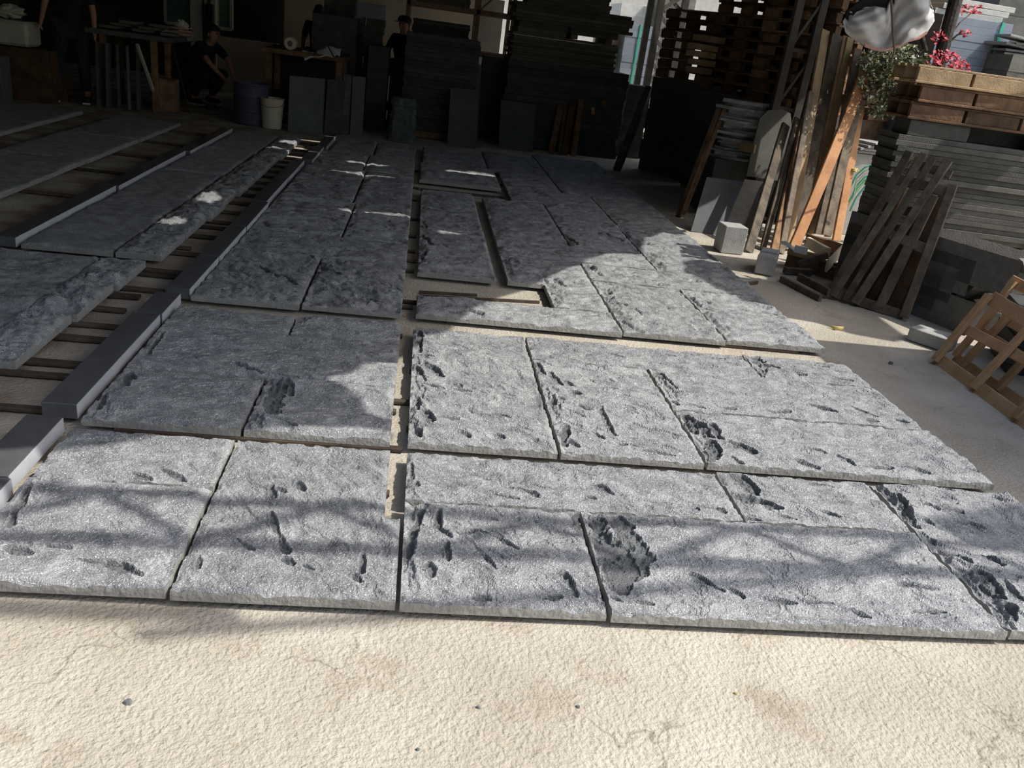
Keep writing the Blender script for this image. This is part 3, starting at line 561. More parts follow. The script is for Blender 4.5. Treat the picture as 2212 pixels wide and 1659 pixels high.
# battens under the slabs
gb = 'battens under the left slabs'
bl = [2.95, 3.26, 3.36, 3.68, 4.09, 3.86, 4.42, 4.70, 4.28, 4.80, 5.18, 5.30, 5.62, 5.92, 6.07, 6.4, 6.75, 7.1, 7.4, 7.7, 8.0, 8.3, 8.6, 8.9, 9.2, 9.5, 9.8, 10.1, 10.35]
names = ORD[1:]
for i, y in enumerate(bl):
    b = MB(); short = i in (4, 8, 11)
    xa, xb = (-1.62, -1.36) if short else ((-3.45 if y > 5.9 and i % 3 == 0 else -2.24 if y > 4.85 else -2.75), (-1.19 if i % 3 else -1.275) - (0 if y > 2.9 else 0))
    b.beam((xa, y+random.uniform(-.02, .02), .0095), (xb, y+random.uniform(-.02, .02), .0095), random.uniform(.035, .06), .018, side=(0, 1, 0), n=6, jit=.06)
    o = b.build('wooden_batten', M['batten']); lab = ('nearest' if i == 0 else ORD[i]+' nearest' if i < 33 else 'far') + ' dusty batten crossing the gap left of the kerbs'
    tag(o, lab, 'wooden batten', gb)
gb2 = 'battens under the central layout'
bm_ = [(2.28, -.9, .0), (2.47, -.8, .0), (2.795, -1.0, .035), (3.12, -.9, .0), (3.22, -.8, .05), (3.55, -.9, -.02), (4.02, -.9, .0), (4.50, -.9, .045), (4.60, -.6, .08), (5.25, -.9, .04), (5.5, -.8, .05), (5.75, -.9, .04), (6.2, -.9, .04), (6.8, -.9, .05), (7.6, -.9, .03), (8.2, -.9, .04), (9.2, -.9, .03)]
for i, (y, xa, xb) in enumerate(bm_):
    b = MB(); b.beam((xa, y*S_, .0095), (xb, y*S_, .0095), .030, .018, side=(0, 1, 0), n=5, jit=.05); o = b.build('wooden_batten', M['batten'])
    tag(o, ('nearest' if i == 0 else ORD[i]+' nearest')+' batten end showing in the central gap', 'wooden batten', gb2)
br = [(2.0, .1, 2.4), (2.6, .1, 2.45), (3.0, .045, 2.4), (3.6, .045, 2.4), (3.95, .1, 2.4), (4.4, .12, 2.3), (5.0, 1.0, 2.3), (5.55, .9, 2.4), (6.0, .7, 2.3), (7.0, .9, 2.3), (8.0, 1.0, 2.3), (9.0, .2, 2.3), (10.2, .2, 2.3), (5.3, .1, .5), (6.0, .1, .5), (6.9, .1, .5), (7.7, .1, .5)]
for i, (y, xa, xb) in enumerate(br):
    b = MB(); b.beam((xa, y, .0095), (xb, y, .0095), .03, .018, side=(0, 1, 0), n=5, jit=.05); o = b.build('wooden_batten', M['batten'])
    tag(o, 'batten mostly hidden under the slabs right of the central gap', 'wooden batten', 'hidden battens right of the gap')
for (a, b_, lab) in (((905, 641), (1165, 655), 'thin long lath lying along the front of the rectangular opening'), ((905, 633), (1030, 640), 'short thin lath behind the long one in the rectangular opening')):
    b = MB(); p = G(*a); q = G(*b_); b.beam((p.x, p.y, .006), (q.x, q.y, .006), .02, .01, side=(0, 0, 1), n=4, jit=.05); tag(b.build('wooden_lath', M['batten']), lab, 'wooden lath')
p = G(905, 403, .01); q = G(1085, 413, .01)
b = MB(); b.beam((.05, 8.25, .01), (.88, 8.3, .01), .03, .018, side=(0, 1, 0), n=4, jit=.05); tag(b.build('wooden_batten', M['batten']), 'batten lying in the far slot of the layout', 'wooden batten')
b = MB(); b.beam((2.38, 2.755, .011), (2.53, 2.79, .011), .035, .018, side=(0, 1, 0), n=2, jit=.05); tag(b.build('wooden_batten', M['batten']), 'pale batten end sticking out at the right end of the second course', 'wooden batten')
# ---------------------------------------------------------------- shed roof (outside the picture; edge and holes cut to the shade it throws)
H = 2.8
def lift(x, y, h=H): k = (h-.055)/sdir.z; return (x+sdir.x*k, y+sdir.y*k)
edge = [(-9, 2.35), (-2.5, 2.45), (-1.5, 2.55), (-1.26, 2.50), (-1.1, 2.56), (-.92, 2.63), (-.80, 2.74), (-.55, 2.80), (-.24, 2.87), (-.1, 2.91), (.03, 2.885), (.04, 2.96), (-.02, 2.99), (-.1, 3.02), (-.12, 3.12), (-.27, 3.27), (-.30, 3.33), (-.2, 3.41),
        (-.17, 3.52), (0, 3.59), (.03, 3.75), (.11, 3.88), (.07, 3.99), (.20, 4.05), (.27, 4.15), (.36, 4.45), (.49, 4.67), (.55, 4.80), (.63, 4.95), (.85, 5.2), (1.05, 5.52), (1.2, 5.68), (1.30, 5.92), (1.45, 6.12), (1.63, 6.25), (1.85, 6.33), (1.87, 6.55), (1.98, 6.9), (2.2, 7.15), (2.45, 7.2), (2.45, 7.75), (2.7, 7.95), (2.8, 8.5), (2.9, 9.2), (3.1, 10.2), (3.5, 11.2), (3.7, 12.5), (3.6, 14.0), (1.4, 14.6), (.9, 18), (-13, 18), (-13, 2.35)]
pts = [lift(*p) for p in edge]
holes = [(-1.37, 9.95, .20, .12), (-1.30, 9.35, .30, .05), (-1.55, 6.6, .10, .22), (-1.58, 5.75, .09, .16), (-1.2, 10.7, .25, .05), (-.25, 6.7, .30, .06), (.6, 9.3, .30, .06), (-.6, 9.1, .35, .05), (-.5, 8.4, .35, .045), (.3, 6.33, .12, .05)]
import bmesh
bm = bmesh.new()
def loopv(ps):
    vs = [bm.verts.new((x, y, H)) for x, y in ps]; return [bm.edges.new((vs[i], vs[(i+1) % len(vs)])) for i in range(len(vs))]
es = loopv(pts)
for hx, hy, rx, ry in holes:
    ps = []
    for k in range(14):
        a = 2*math.pi*k/14; j = random.uniform(.7, 1.15); x, y = lift(hx+rx*math.cos(a)*j, hy+ry*math.sin(a)*j); ps.append((x, y))
    es += loopv(ps)
bmesh.ops.triangle_fill(bm, use_beauty=True, use_dissolve=False, edges=es)
r_ = bmesh.ops.extrude_face_region(bm, geom=bm.faces[:]); bmesh.ops.translate(bm, verts=[v for v in r_['geom'] if isinstance(v, bmesh.types.BMVert)], vec=(0, 0, .03))
bmesh.ops.recalc_face_normals(bm, faces=bm.faces)
me = bpy.data.meshes.new('ceiling'); bm.to_mesh(me); bm.free(); me.materials.append(M['roof'])
o = bpy.data.objects.new('ceiling', me); C.objects.link(o); tag(o, 'unseen shed roof, edge and holes cut to shape the shade', kind='structure')
# roof truss in front of the roof edge
def truss(y_lo, y_hi, x0, x1, h, lab):
    r = empty('roof_truss', (0, 0, 0)); tag(r, kind='structure')
    def P(x, y): q = lift(x, y, h); return Vector((q[0], q[1], h))
    hz = .0
    b = MB(); b.beam(P(x0, y_lo), P(x1, y_lo+.10), .075, .05); b.build('lower_chord', M['steel'], r)
    b = MB(); b.beam(P(x0, y_hi), P(x1, y_hi+.06), .06, .045); b.build('upper_chord', M['steel'], r)
    n = 7; dx = (x1-x0)/n
    for i in range(n):
        xa = x0+i*dx
        b = MB(); b.beam(P(xa, y_lo+.1*i/n), P(xa+dx*.5, y_hi+.06*i/n), .042, .035); b.build('web_member', M['steel'], r)
        b = MB(); b.beam(P(xa+dx*.5, y_hi+.06*i/n), P(xa+dx, y_lo+.1*(i+1)/n), .042, .035); b.build('web_member', M['steel'], r)
truss(2.04, 2.29, -2.6, 2.2, 3.5, '')
b = MB(); 
def P5(x, y, h): q = lift(x, y, h); return Vector((q[0], q[1], h))
b.beam(P5(-3, 1.78, 4.4), P5(-.35, 1.83, 4.4), .10, .05); b.beam(P5(-.55, 1.74, 4.4), P5(1.6, 2.12, 4.4), .04, .04); tag(b.build('trim_1', M['steel'], origin=False), kind='structure')  # unseen beams added to throw a shade band across the front
b = MB(); b.add([P5(2.0, 2.50, 4.2), P5(2.55, 2.66, 4.2), P5(3.4, 2.6, 4.2), P5(3.2, 2.25, 4.2), P5(2.45, 2.28, 4.2), P5(2.1, 2.36, 4.2)], [[0, 1, 2, 3, 4, 5]]); b.add([v+Vector((0, 0, .02)) for v in b.v[:6]], [[5, 4, 3, 2, 1, 0]])
tag(b.build('trim_2', M['roof'], origin=False), kind='structure')  # unseen sheet added to shade the front right slab
# shed walls (left side and back)
b = MB(); b.box((-7.2, 5.5, 2.5), (.15, 25, 5)); tag(b.build('wall_left', M['dark'], origin=False), kind='structure')
b = MB(); b.box((-4.9, 17.0, 2), (5.0, .15, 4)); tag(b.build('wall_back', M['dark'], origin=False), kind='structure')

bm = bmesh.new(); aw = [(2.05, 5.85), (2.15, 5.5), (2.42, 5.15), (2.8, 5.05), (2.95, 4.88), (3.2, 4.80), (3.36, 4.9), (3.38, 5.3), (3.52, 5.9), (3.56, 6.36), (3.2, 6.38), (2.95, 6.32), (2.85, 6.1), (2.55, 6.08), (2.45, 6.2), (2.25, 6.3), (2.1, 6.12)]
f = bm.faces.new([bm.verts.new((*lift(x, y, 3.1), 3.1)) for x, y in aw]); r_ = bmesh.ops.extrude_face_region(bm, geom=[f]); bmesh.ops.translate(bm, verts=[v for v in r_['geom'] if isinstance(v, bmesh.types.BMVert)], vec=(0, 0, .03))
bmesh.ops.recalc_face_normals(bm, faces=bm.faces)
me = bpy.data.meshes.new('trim_7'); bm.to_mesh(me); bm.free(); me.materials.append(M['roof']); o = bpy.data.objects.new('trim_7', me); C.objects.link(o); tag(o, kind='structure')  # unseen awning piece added, its outline cut to the shade at the right
b = MB(); b.box((-5.5, -7, 3.75), (19, .3, 7.5)); tag(b.build('wall_front_shade', M['stackdark'], origin=False), kind='structure')  # unseen wall behind the camera, added to darken the shed interior
# ================================================================ back of the shed
b = MB(); b.box((-.75, 16.6, 1.6), (3.6, .12, 3.2)); tag(b.build('wall_back', M['wall'], origin=False), kind='structure')
b = MB(); b.box((8, 26, 3), (30, .3, 6)); tag(b.build('wall_yard', M['stackpale'], origin=False), kind='structure')
def slab4(cs, t, n=None):                     # a slab from its four front corners (bl, br, tr, tl), thickness to the back
    cs = [Vector(c) for c in cs]; n = n or (cs[1]-cs[0]).cross(cs[3]-cs[0]).normalized()*-1
    bk = [c+n*t for c in cs]; e = .003
    return MB().add(cs+bk, [[0, 1, 2, 3], [5, 4, 7, 6], [1, 0, 4, 5], [2, 1, 5, 6], [3, 2, 6, 7], [0, 3, 7, 4]])
def lean(bl, br, tr, tl, dy, t, name, mk, lab, cat, group=None, parent=None, z=0.0):
    A, B = G(*bl, z), G(*br, z); Ym = (A.y+B.y)/2
    T1 = V(*tl, A.y+dy); T2 = V(*tr, B.y+dy)
    T1.z = T2.z = max(T1.z, T2.z) if abs(T1.z-T2.z) < .12 else T2.z if False else T1.z
    o = slab4([A, B, T2, T1], t).build(name, M[mk], parent); return tag(o, lab, cat, group) if parent is None else o
STK = {}
def stack(name, base_lab, cat, group, c, rot, L, D, z0, ths, mk, jit=.012, lens=None, ch=.002, lab_fn=None):
    """slabs laid one on another; c = centre (x, y); ths = thicknesses from the bottom."""
    n = len(ths); z = z0; out = []; protos = {}
    for i, t in enumerate(ths):
        Li = L*(lens[i] if lens else 1); key = (round(Li, 3), round(t, 4))
        if key not in protos:
            b = MB(); b.box((0, 0, t/2), (Li, D, t-.0015), ch=ch); protos[key] = b.build(name, M[mk], None, origin=False); o = protos[key]
        else: o = protos[key].copy(); C.objects.link(o)
        a = rot+random.uniform(-.6, .6)*jit; off = (lens[i]-1)*L/2 if lens else 0
        dx = off+random.uniform(-jit, jit); dyy = random.uniform(-jit, jit)
        o.location = (c[0]+dx*math.cos(rot)-dyy*math.sin(rot), c[1]+dx*math.sin(rot)+dyy*math.cos(rot), z); o.rotation_euler = (0, 0, a)
        o['label'] = base_lab+', '+from_top(n-1-i); o['category'] = cat; o['kind'] = 'thing'; o['group'] = group; z += t; out.append(o)
    return out, z
def zat(px, py, Y): return V(px, py, Y).z
def xat(px, py, Y): return V(px, py, Y).x

# dark slab pile behind the rough pillar
Y0 = 12.25; xl, xr = xat(872, 150, Y0), xat(1030, 180, Y0); zt = zat(950, 78, Y0)
for k in range(4):
    b = MB(); b.box(((xl+xr)/2, Y0+.05+.28*k, .05), (xr-xl-.05, .08, .09))
    tag(b.build('support_timber', M['wood_brown']), ['front', 'second', 'third', 'rear'][k]+' bearer timber under the pile behind the rough pillar', 'timber', 'bearers behind the rough pillar')
n = 22; stack('stone_slab', 'dark slab of the pile behind the rough pillar', 'stone slab', 'dark pile behind the rough pillar', ((xl+xr)/2, Y0+.5), 0, xr-xl, .9, .10, [(zt-.10)/n]*n, 'stackdark')
# pile further back on a rack with a bright lit edge
Y1 = 14.0; xl1, xr1 = xat(888, 50, Y1), xat(1020, 50, Y1); z1 = zat(950, 70, Y1)-.05
r = empty('storage_rack', ((xl1+xr1)/2, Y1, 0)); tag(r, 'brown steel rack carrying dark stone behind the slab piles', 'rack')
for sx in (xl1-.06, xr1+.08, xr1+.62):
    for sy in (0, .8): b = MB(); b.box((sx, Y1+sy, 1.3), (.06, .06, 2.6)); b.build('leg', M['steel_brown'], r)
for z in (.5, 1.15, 1.75): b = MB(); b.box(((xl1+xr1)/2+.3, Y1, z), (xr1-xl1+.75, .06, .07)); b.box(((xl1+xr1)/2+.3, Y1+.8, z), (xr1-xl1+.75, .06, .07)); b.build('rail', M['steel_brown'], r)
b = MB(); b.beam((xr1+.1, Y1, 1.78), (xr1+.6, Y1, 2.3), .03, .03); b.build('brace', M['steel_brown'], r)
stack('stone_slab', 'dark slab on the brown steel rack', 'stone slab', 'dark slabs on the rack', ((xl1+xr1)/2, Y1+.4), 0, (xr1-xl1)-.05, .7, 1.187, [.045]*8, 'stackdark')
stack('stone_slab', 'slab on the upper shelf of the brown rack', 'stone slab', 'slabs on the upper shelf', ((xl1+xr1)/2, Y1+.4), 0, (xr1-xl1)-.1, .7, 1.787, [.05]*4, 'stack')
b = MB(); b.box((xat(1055, 60, 15.2), 15.2, 1.0), (.45, .03, 2.0)); tag(b.build('sheet_panel', M['paleframe']), 'pale grey sheet standing behind the brown rack', 'panel')

# big pile in the middle: dark bottom, lighter uneven top
Y2 = 12.5; xa, xb = xat(1088, 230, Y2), xat(1345, 250, Y2)
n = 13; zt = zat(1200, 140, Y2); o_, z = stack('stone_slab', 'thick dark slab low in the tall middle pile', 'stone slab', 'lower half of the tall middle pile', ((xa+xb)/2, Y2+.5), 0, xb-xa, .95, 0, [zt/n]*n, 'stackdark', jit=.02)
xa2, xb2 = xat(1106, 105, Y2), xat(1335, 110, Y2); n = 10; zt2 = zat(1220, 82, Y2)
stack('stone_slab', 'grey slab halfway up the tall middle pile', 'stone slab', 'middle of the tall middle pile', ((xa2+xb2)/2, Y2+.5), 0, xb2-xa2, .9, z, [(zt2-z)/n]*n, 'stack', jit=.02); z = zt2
xa3, xb3 = xat(1120, 65, Y2), xat(1226, 70, Y2); zz = zat(1170, 50, Y2)
stack('stone_block', 'thick block left of the middle pile\'s dark slot', 'stone block', 'blocks beside the dark slot', ((xa3+xb3)/2, Y2+.5), 0, xb3-xa3, .9, z, [(zz-z)/2]*2, 'stack')
xs1 = xat(1340, 70, Y2); zz2 = zat(1285, 60, Y2)
for k in range(2):
    b = MB(); b.box((xb3+.12+k*.5, Y2+.5, z+(zz-z)*.22), (.1, .8, (zz-z)*.42)); tag(b.build('spacer_block', M['wood_brown']), ('left' if k == 0 else 'right')+' wooden spacer inside the dark slot of the tall middle pile', 'spacer')
zs = z+(zz-z)*.44
stack('stone_slab', 'brown-grey slab over the middle pile\'s dark slot', 'stone slab', 'slabs over the dark slot', ((xb3+xs1)/2+.03, Y2+.5), 0, xs1-xb3-.06, .9, zs, [(zz-zs)/2]*2, 'stack')
xa4, xb4 = xat(1112, 33, Y2), xat(1370, 38, Y2); z = zz
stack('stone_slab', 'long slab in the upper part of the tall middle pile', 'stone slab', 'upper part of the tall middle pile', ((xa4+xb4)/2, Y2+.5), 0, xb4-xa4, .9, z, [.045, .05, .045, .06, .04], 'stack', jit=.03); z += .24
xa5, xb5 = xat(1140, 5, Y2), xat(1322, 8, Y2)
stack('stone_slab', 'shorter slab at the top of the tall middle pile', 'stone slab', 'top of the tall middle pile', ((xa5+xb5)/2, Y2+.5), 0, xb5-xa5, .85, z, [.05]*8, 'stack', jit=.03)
# stone offcuts in front of that pile
for (p1, p2, lab) in (((1195, 152), (1235, 104), 'dark upright block with a bright rim in front of the tall middle pile'), ((1257, 145), (1285, 127), 'small dark block right of the bright-rimmed one')):
    A = V(*p1, 12.44); B = V(*p2, 12.44); b = MB(); b.box(((A.x+B.x)/2, 12.40, (A.z+B.z)/2), (abs(B.x-A.x), .12, abs(B.z-A.z))); 
# leaning panels on the back row
M['panel'] = mat('grey_panel_stone', (.10, .10, .09), (.15, .15, .135), 5, .7, bump=.2, bscale=100)
lean((966, 313), (1027, 321), (1033, 197), (974, 190), .12, .03, 'leaning_stone', 'panel', 'plain grey-brown slab leaning at the far end of the central gap', 'stone panel', 'panels leaning on the piles')
lean((985, 308), (1030, 314), (1040, 140), (988, 133), .16, .03, 'leaning_stone', 'panel', 'narrow taller slab behind the plain grey-brown one', 'stone panel', 'panels leaning on the piles')
M['panel2'] = mat('blue_grey_panel_stone', (.075, .085, .09), (.12, .13, .135), 5, .6)
lean((1077, 318), (1150, 328), (1158, 226), (1082, 216), .12, .03, 'leaning_stone', 'panel2', 'bluish dark slab with a slanting shadow edge leaning on the tall middle pile', 'stone panel', 'panels leaning on the piles')
lean((622, 284), (697, 289), (702, 198), (626, 163), .10, .03, 'leaning_stone', 'panel2', 'wide dark slab leaning on the workbench beside the cream bucket', 'stone panel', 'panels at the workbench')
lean((700, 290), (735, 292), (748, 175), (708, 175), .08, .03, 'leaning_stone', 'stackdark', 'dark slab between the wide one and the thin bright-edged one', 'stone panel', 'panels at the workbench')
lean((756, 291), (783, 293), (790, 168), (762, 164), .05, .03, 'leaning_stone', 'panel', 'narrow grey slab with sun patches at its top and foot', 'stone panel', 'panels at the workbench')
lean((737, 291), (752, 292), (760, 165), (742, 160), .06, .03, 'leaning_stone', 'stackdark', 'very narrow black slab just left of the sun-patched one', 'stone panel', 'panels at the workbench')
# rough pillar
p = G(866, 309); b = MB(); rr = random.Random(5); n = 14; ring = []
hw = .18
vs = []; K = 20
tp = V(868, 212, p.y+.1).z
for i in range(n+1):
    z = tp*i/n; wv = hw*(1.0-.12*i/n if i < n-2 else 1.05-.25*(i-n+2)/2)
    for k in range(K):
        a = 2*math.pi*k/K; q = max(abs(math.cos(a)), abs(math.sin(a))); rad = wv/q*rr.uniform(.84, 1.08)
        vs.append((p.x+rad*math.cos(a)*1.0, p.y+.2+rad*math.sin(a)*.8, z+rr.uniform(-.012, .012)*(0 < i < n)))
b.add(vs, [[i*K+k, i*K+(k+1) % K, (i+1)*K+(k+1) % K, (i+1)*K+k] for i in range(n) for k in range(K)]+[list(range(K-1, -1, -1)), [n*K+k for k in range(K)]])
M['rock'] = mat('rough_rock', (.05, .06, .062), (.17, .19, .19), 14, .6, bump=.6, bscale=60)
o = b.build('stone_pillar', M['rock']); o.location.z = 0; tag(o, 'rough hewn stone pillar standing before the dark slab pile', 'stone pillar')

# workbench
Yb = 12.1; zl = zat(650, 112, Yb); x0, x1 = xat(566, 150, Yb), xat(745, 150, Yb)
r = empty('workbench', ((x0+x1)/2, Yb+.4, 0)); tag(r, 'dark workbench cluttered with rolls and papers behind the cream bucket', 'workbench')
b = MB(); b.box(((x0+x1)/2, Yb+.4, zl-.03), (x1-x0, .85, .06)); b.build('table_top', M['wood_brown'], r)
for sx in (x0+.08, x1-.08):
    for sy in (.06, .74): b = MB(); b.box((sx, Yb+sy, (zl-.06)/2), (.08, .08, zl-.06)); b.build('leg', M['wood_brown'], r)
b = MB(); b.box(((x0+x1)/2, Yb+.42, .35), (x1-x0-.1, .7, .04)); b.build('shelf', M['wood_brown'], r)
b = MB(); b.box(((x0+x1)/2, Yb+.80, .5), (x1-x0, .03, .9)); b.build('back_panel', M['dark'], r)
# roll of tape, papers
q = V(627, 105, Yb+.1); b = MB(); k = 24
prof = [(.035, -.09), (.075, -.09), (.08, -.08), (.08, .08), (.075, .09), (.035, .09), (.035, -.09)]
vs = []
for (rad, yy) in prof:
    for j in range(k): a = 2*math.pi*j/k; vs.append((q.x+rad*math.cos(a), Yb+.16+yy, zl+.081+rad*math.sin(a)))
b.add(vs, [[i*k+j, i*k+(j+1) % k, (i+1)*k+(j+1) % k, (i+1)*k+j] for i in range(6) for j in range(k)]); tag(b.build('tape_roll', M['bucket'], smooth=False), 'pale roll lying on the workbench left of the white papers', 'roll')
def sheet(corners, name, mk, lab, sag=.02, up_=.012):
    n = 10; b = MB(); cs = [Vector(c) for c in corners]; vs = []
    for j in range(n+1):
        for i in range(n+1):
            u, v = i/n, j/n; p = cs[0].lerp(cs[1], u).lerp(cs[3].lerp(cs[2], u), v); p = p+Vector((0, 0, sag*math.sin(3*u+2*v)*math.sin(math.pi*u))); vs.append(p)
    f = [[j*(n+1)+i, j*(n+1)+i+1, (j+1)*(n+1)+i+1, (j+1)*(n+1)+i] for j in range(n) for i in range(n)]
    b.add(vs, f); o = b.build(name, M[mk], smooth=True); so_ = o.modifiers.new('thickness', 'SOLIDIFY'); so_.thickness = .0015
    return tag(o, lab, 'paper', 'papers on the workbench')
def pp(x, y, dy, dz=0): v = V(x, y, Yb+dy); return v
sheet([pp(658, 131, -.05), pp(690, 124, -.05), pp(676, 112, .08), pp(652, 108, .08)], 'paper_sheet', 'paper', 'white sheet hanging over the workbench edge, left of the others')
sheet([pp(688, 124, -.04), pp(720, 124, -.04), pp(706, 99, .14), pp(682, 112, .10)], 'paper_sheet', 'paper', 'folded bluish sheet in the middle of the workbench papers')
sheet([pp(722, 122, .0), pp(734, 122, .0), pp(737, 104, .12), pp(710, 100, .14)], 'paper_sheet', 'paper', 'rightmost pale sheet on the workbench')
# block piles standing on the bench side
Yc = 12.7; xc0, xc1 = xat(670, 70, Yc), xat(768, 75, Yc)
stack('stone_block', 'dark stone block stacked behind the papers', 'stone block', 'blocks behind the papers', ((xc0+xc1)/2, Yc+.5), 0, xc1-xc0, .5, 0, [(zat(720, 33, Yc))/7]*7, 'stackdark')
xc0, xc1 = xat(698, 10, 13.6), xat(768, 10, 13.6); stack('stone_block', 'tall black block standing behind the block pile', 'stone block', 'tall black blocks', ((xc0+xc1)/2, 14), 0, xc1-xc0, .4, 0, [.9, .95], 'stackdark')
xc0, xc1 = xat(786, 70, 13.0), xat(826, 70, 13.0); zc = zat(805, 40, 13.0)
stack('stone_slab', 'dark slab of the narrow pile right of the blocks', 'stone slab', 'narrow pile right of the block pile', ((xc0+xc1)/2, 13.4), 0, xc1-xc0, .5, 0, [zc/14]*14, 'stackdark', jit=.02)
xc0, xc1 = xat(765, 70, 13.6), xat(787, 70, 13.6)
stack('stone_slab', 'small pale slab of the thin pale pile', 'stone slab', 'thin pale pile', ((xc0+xc1)/2, 13.9), 0, .17, .3, 0, [zat(776, 35, 13.6)/12]*12, 'flag', jit=.02)
xc0, xc1 = xat(790, 200, 12.35), xat(835, 200, 12.35)
stack('stone_block', 'dark block left of the rough pillar', 'stone block', 'dark blocks beside the rough pillar', ((xc0+xc1)/2, 12.75), 0, xc1-xc0, .5, 0, [zat(815, 100, 12.35)/4]*4, 'stackdark')
for (pa, pb, py_, Yq, zpy, nn, lab, gr) in ((838, 872, 200, 13.0, 128, 8, 'dark block behind the rough pillar', 'dark blocks behind the rough pillar'), (1036, 1088, 200, 13.1, 122, 10, 'dark slab in the gap between the two big piles', 'dark slabs between the big piles'), (1352, 1402, 230, 12.9, 185, 9, 'dark slab right of the tall middle pile', 'dark slabs right of the tall middle pile')):
    xc0, xc1 = xat(pa, py_, Yq), xat(pb, py_, Yq); stack('stone_slab', lab, 'stone slab', gr, ((xc0+xc1)/2, Yq+.22), 0, xc1-xc0, .4, 0, [zat((pa+pb)/2, zpy, Yq)/nn]*nn, 'stackdark')
b = MB(); q = V(810, 25, 16.4); b.box((xat(803, 22, 16.5), 16.52, q.z), (.5, .03, .22)); tag(b.build('notice_board', M['stackblue']), 'blue and white board hanging on the cream wall', 'board')

# buckets and barrel
def bucket(px, py, r0_, h, lab):
    p = G(px, py); r = empty('plastic_bucket', (p.x, p.y+r0_, 0)); tag(r, lab, 'bucket')
    k = h
    b = MB(); b.lathe([(r0_*.82, 0), (r0_*.84, .004), (r0_*.99, k*.80), (r0_*1.05, k*.80), (r0_*1.05, k*.84), (r0_, k*.84), (r0_*1.02, k*.97), (r0_*1.06, k*.97), (r0_*1.06, k), (r0_*.96, k), (r0_*.80, .02)], (p.x, p.y+r0_, 0)); b.build('bucket_body', M['bucket'], r, smooth=False)
    b = MB(); pts = [(p.x-r0_*1.07*math.cos(t), p.y+r0_-r0_*1.12*math.sin(t)*.9, k*.88-.06*math.sin(t)) for t in np.linspace(0, math.pi, 15)]; b.tube(pts, .003, 6); b.build('handle', M['steel'], r)
    return r
bucket(583, 279, .145, .37, 'cream plastic bucket standing at the far end of the left strip')
p = G(535, 272); b = MB(); r = empty('plastic_barrel', (p.x, p.y+.25, 0)); tag(r, 'dark blue-grey drum left of the cream bucket', 'barrel')
b.lathe([(.20, 0), (.215, .02), (.22, .15), (.228, .16), (.22, .17), (.222, .33), (.23, .34), (.222, .35), (.215, .48), (.225, .49), (.225, .51), (.205, .51), (.20, .47), (.02, .46)], (p.x, p.y+.25, 0)); b.build('barrel_body', M['barrel'], r, smooth=False)

# window and door frames, cream partition
for (pxa, pxb, lab, k) in ((414, 436, 'left', 0), (458, 468, 'middle', 1)):
    Yw = 15.6; xa_, xb_ = xat(pxa, 90, Yw), xat(pxb, 90, Yw); b = MB(); b.box(((xa_+xb_)/2, Yw, 1.6), (xb_-xa_, .12, 3.2)); tag(b.build('trim_%d' % (3+k), M['paleframe'], origin=False), kind='structure')
for i, (pa, pb, za, zb_) in enumerate(((358, 414, 52, -80), (445, 458, 60, -80), (470, 500, 62, -80))):
    Yw = 15.7; xa_, xb_ = xat(pa, 30, Yw), xat(pb, 30, Yw); z0 = zat((pa+pb)/2, za, Yw); z1_ = 2.2
    r = empty('window_%d' % (i+1), ((xa_+xb_)/2, Yw, z0)); tag(r, kind='structure')
    b = MB(); b.box(((xa_+xb_)/2, Yw, (z0+z1_)/2), (xb_-xa_-.04, .02, z1_-z0-.04)); b.build('pane', M['green_glass'], r)
    b = MB(); cx_ = (xa_+xb_)/2; cz = (z0+z1_)/2; w_, h_ = xb_-xa_, z1_-z0
    for (ox, oz, sx, sz) in ((0, h_/2, w_, .05), (0, -h_/2, w_, .05), (-w_/2, 0, .05, h_), (w_/2, 0, .05, h_)): b.box((cx_+ox, Yw, cz+oz), (sx, .06, sz))
    b.build('window_frame', M['paleframe'], r)
Yw = 15.4; xa_, xb_ = xat(470, 140, Yw), xat(600, 150, Yw); zt = zat(530, 85, Yw)
b = MB(); b.box(((xa_+xb_)/2, Yw, zt/2), (xb_-xa_, .1, zt)); tag(b.build('partition_wall', M['wall'], origin=False), kind='structure')
# black post, pale leaning poles
def pole(a, bq, Ya, Yb_, w, mk, lab, name='leaning_pole', cat='pole', t=None, group=None, side=None, n=4, jit=.04, bow=0, zmin=None):
    A = G(*a) if Ya is None else V(*a, Ya); B = V(*bq, Yb_)
    if zmin is not None: A.z = max(A.z, zmin)
    b = MB(); b.beam(A, B, w, t or w, side=side, n=n, jit=jit, bow=bow); return tag(b.build(name, M[mk]), lab, cat, group)
pole((346, 238), (296, 96), None, 11.3, .035, 'paleframe', 'pale pole leaning on the dark bench, left of the white block')
pole((411, 246), (366, 78), None, 12.6, .02, 'steel', 'thin grey rod leaning below the white block')
pole((452, 190), (452, 10), None, 15.3, .12, 'black', 'black upright post between the two pale posts', name='metal_post', cat='post', side=(0, 1, 0))
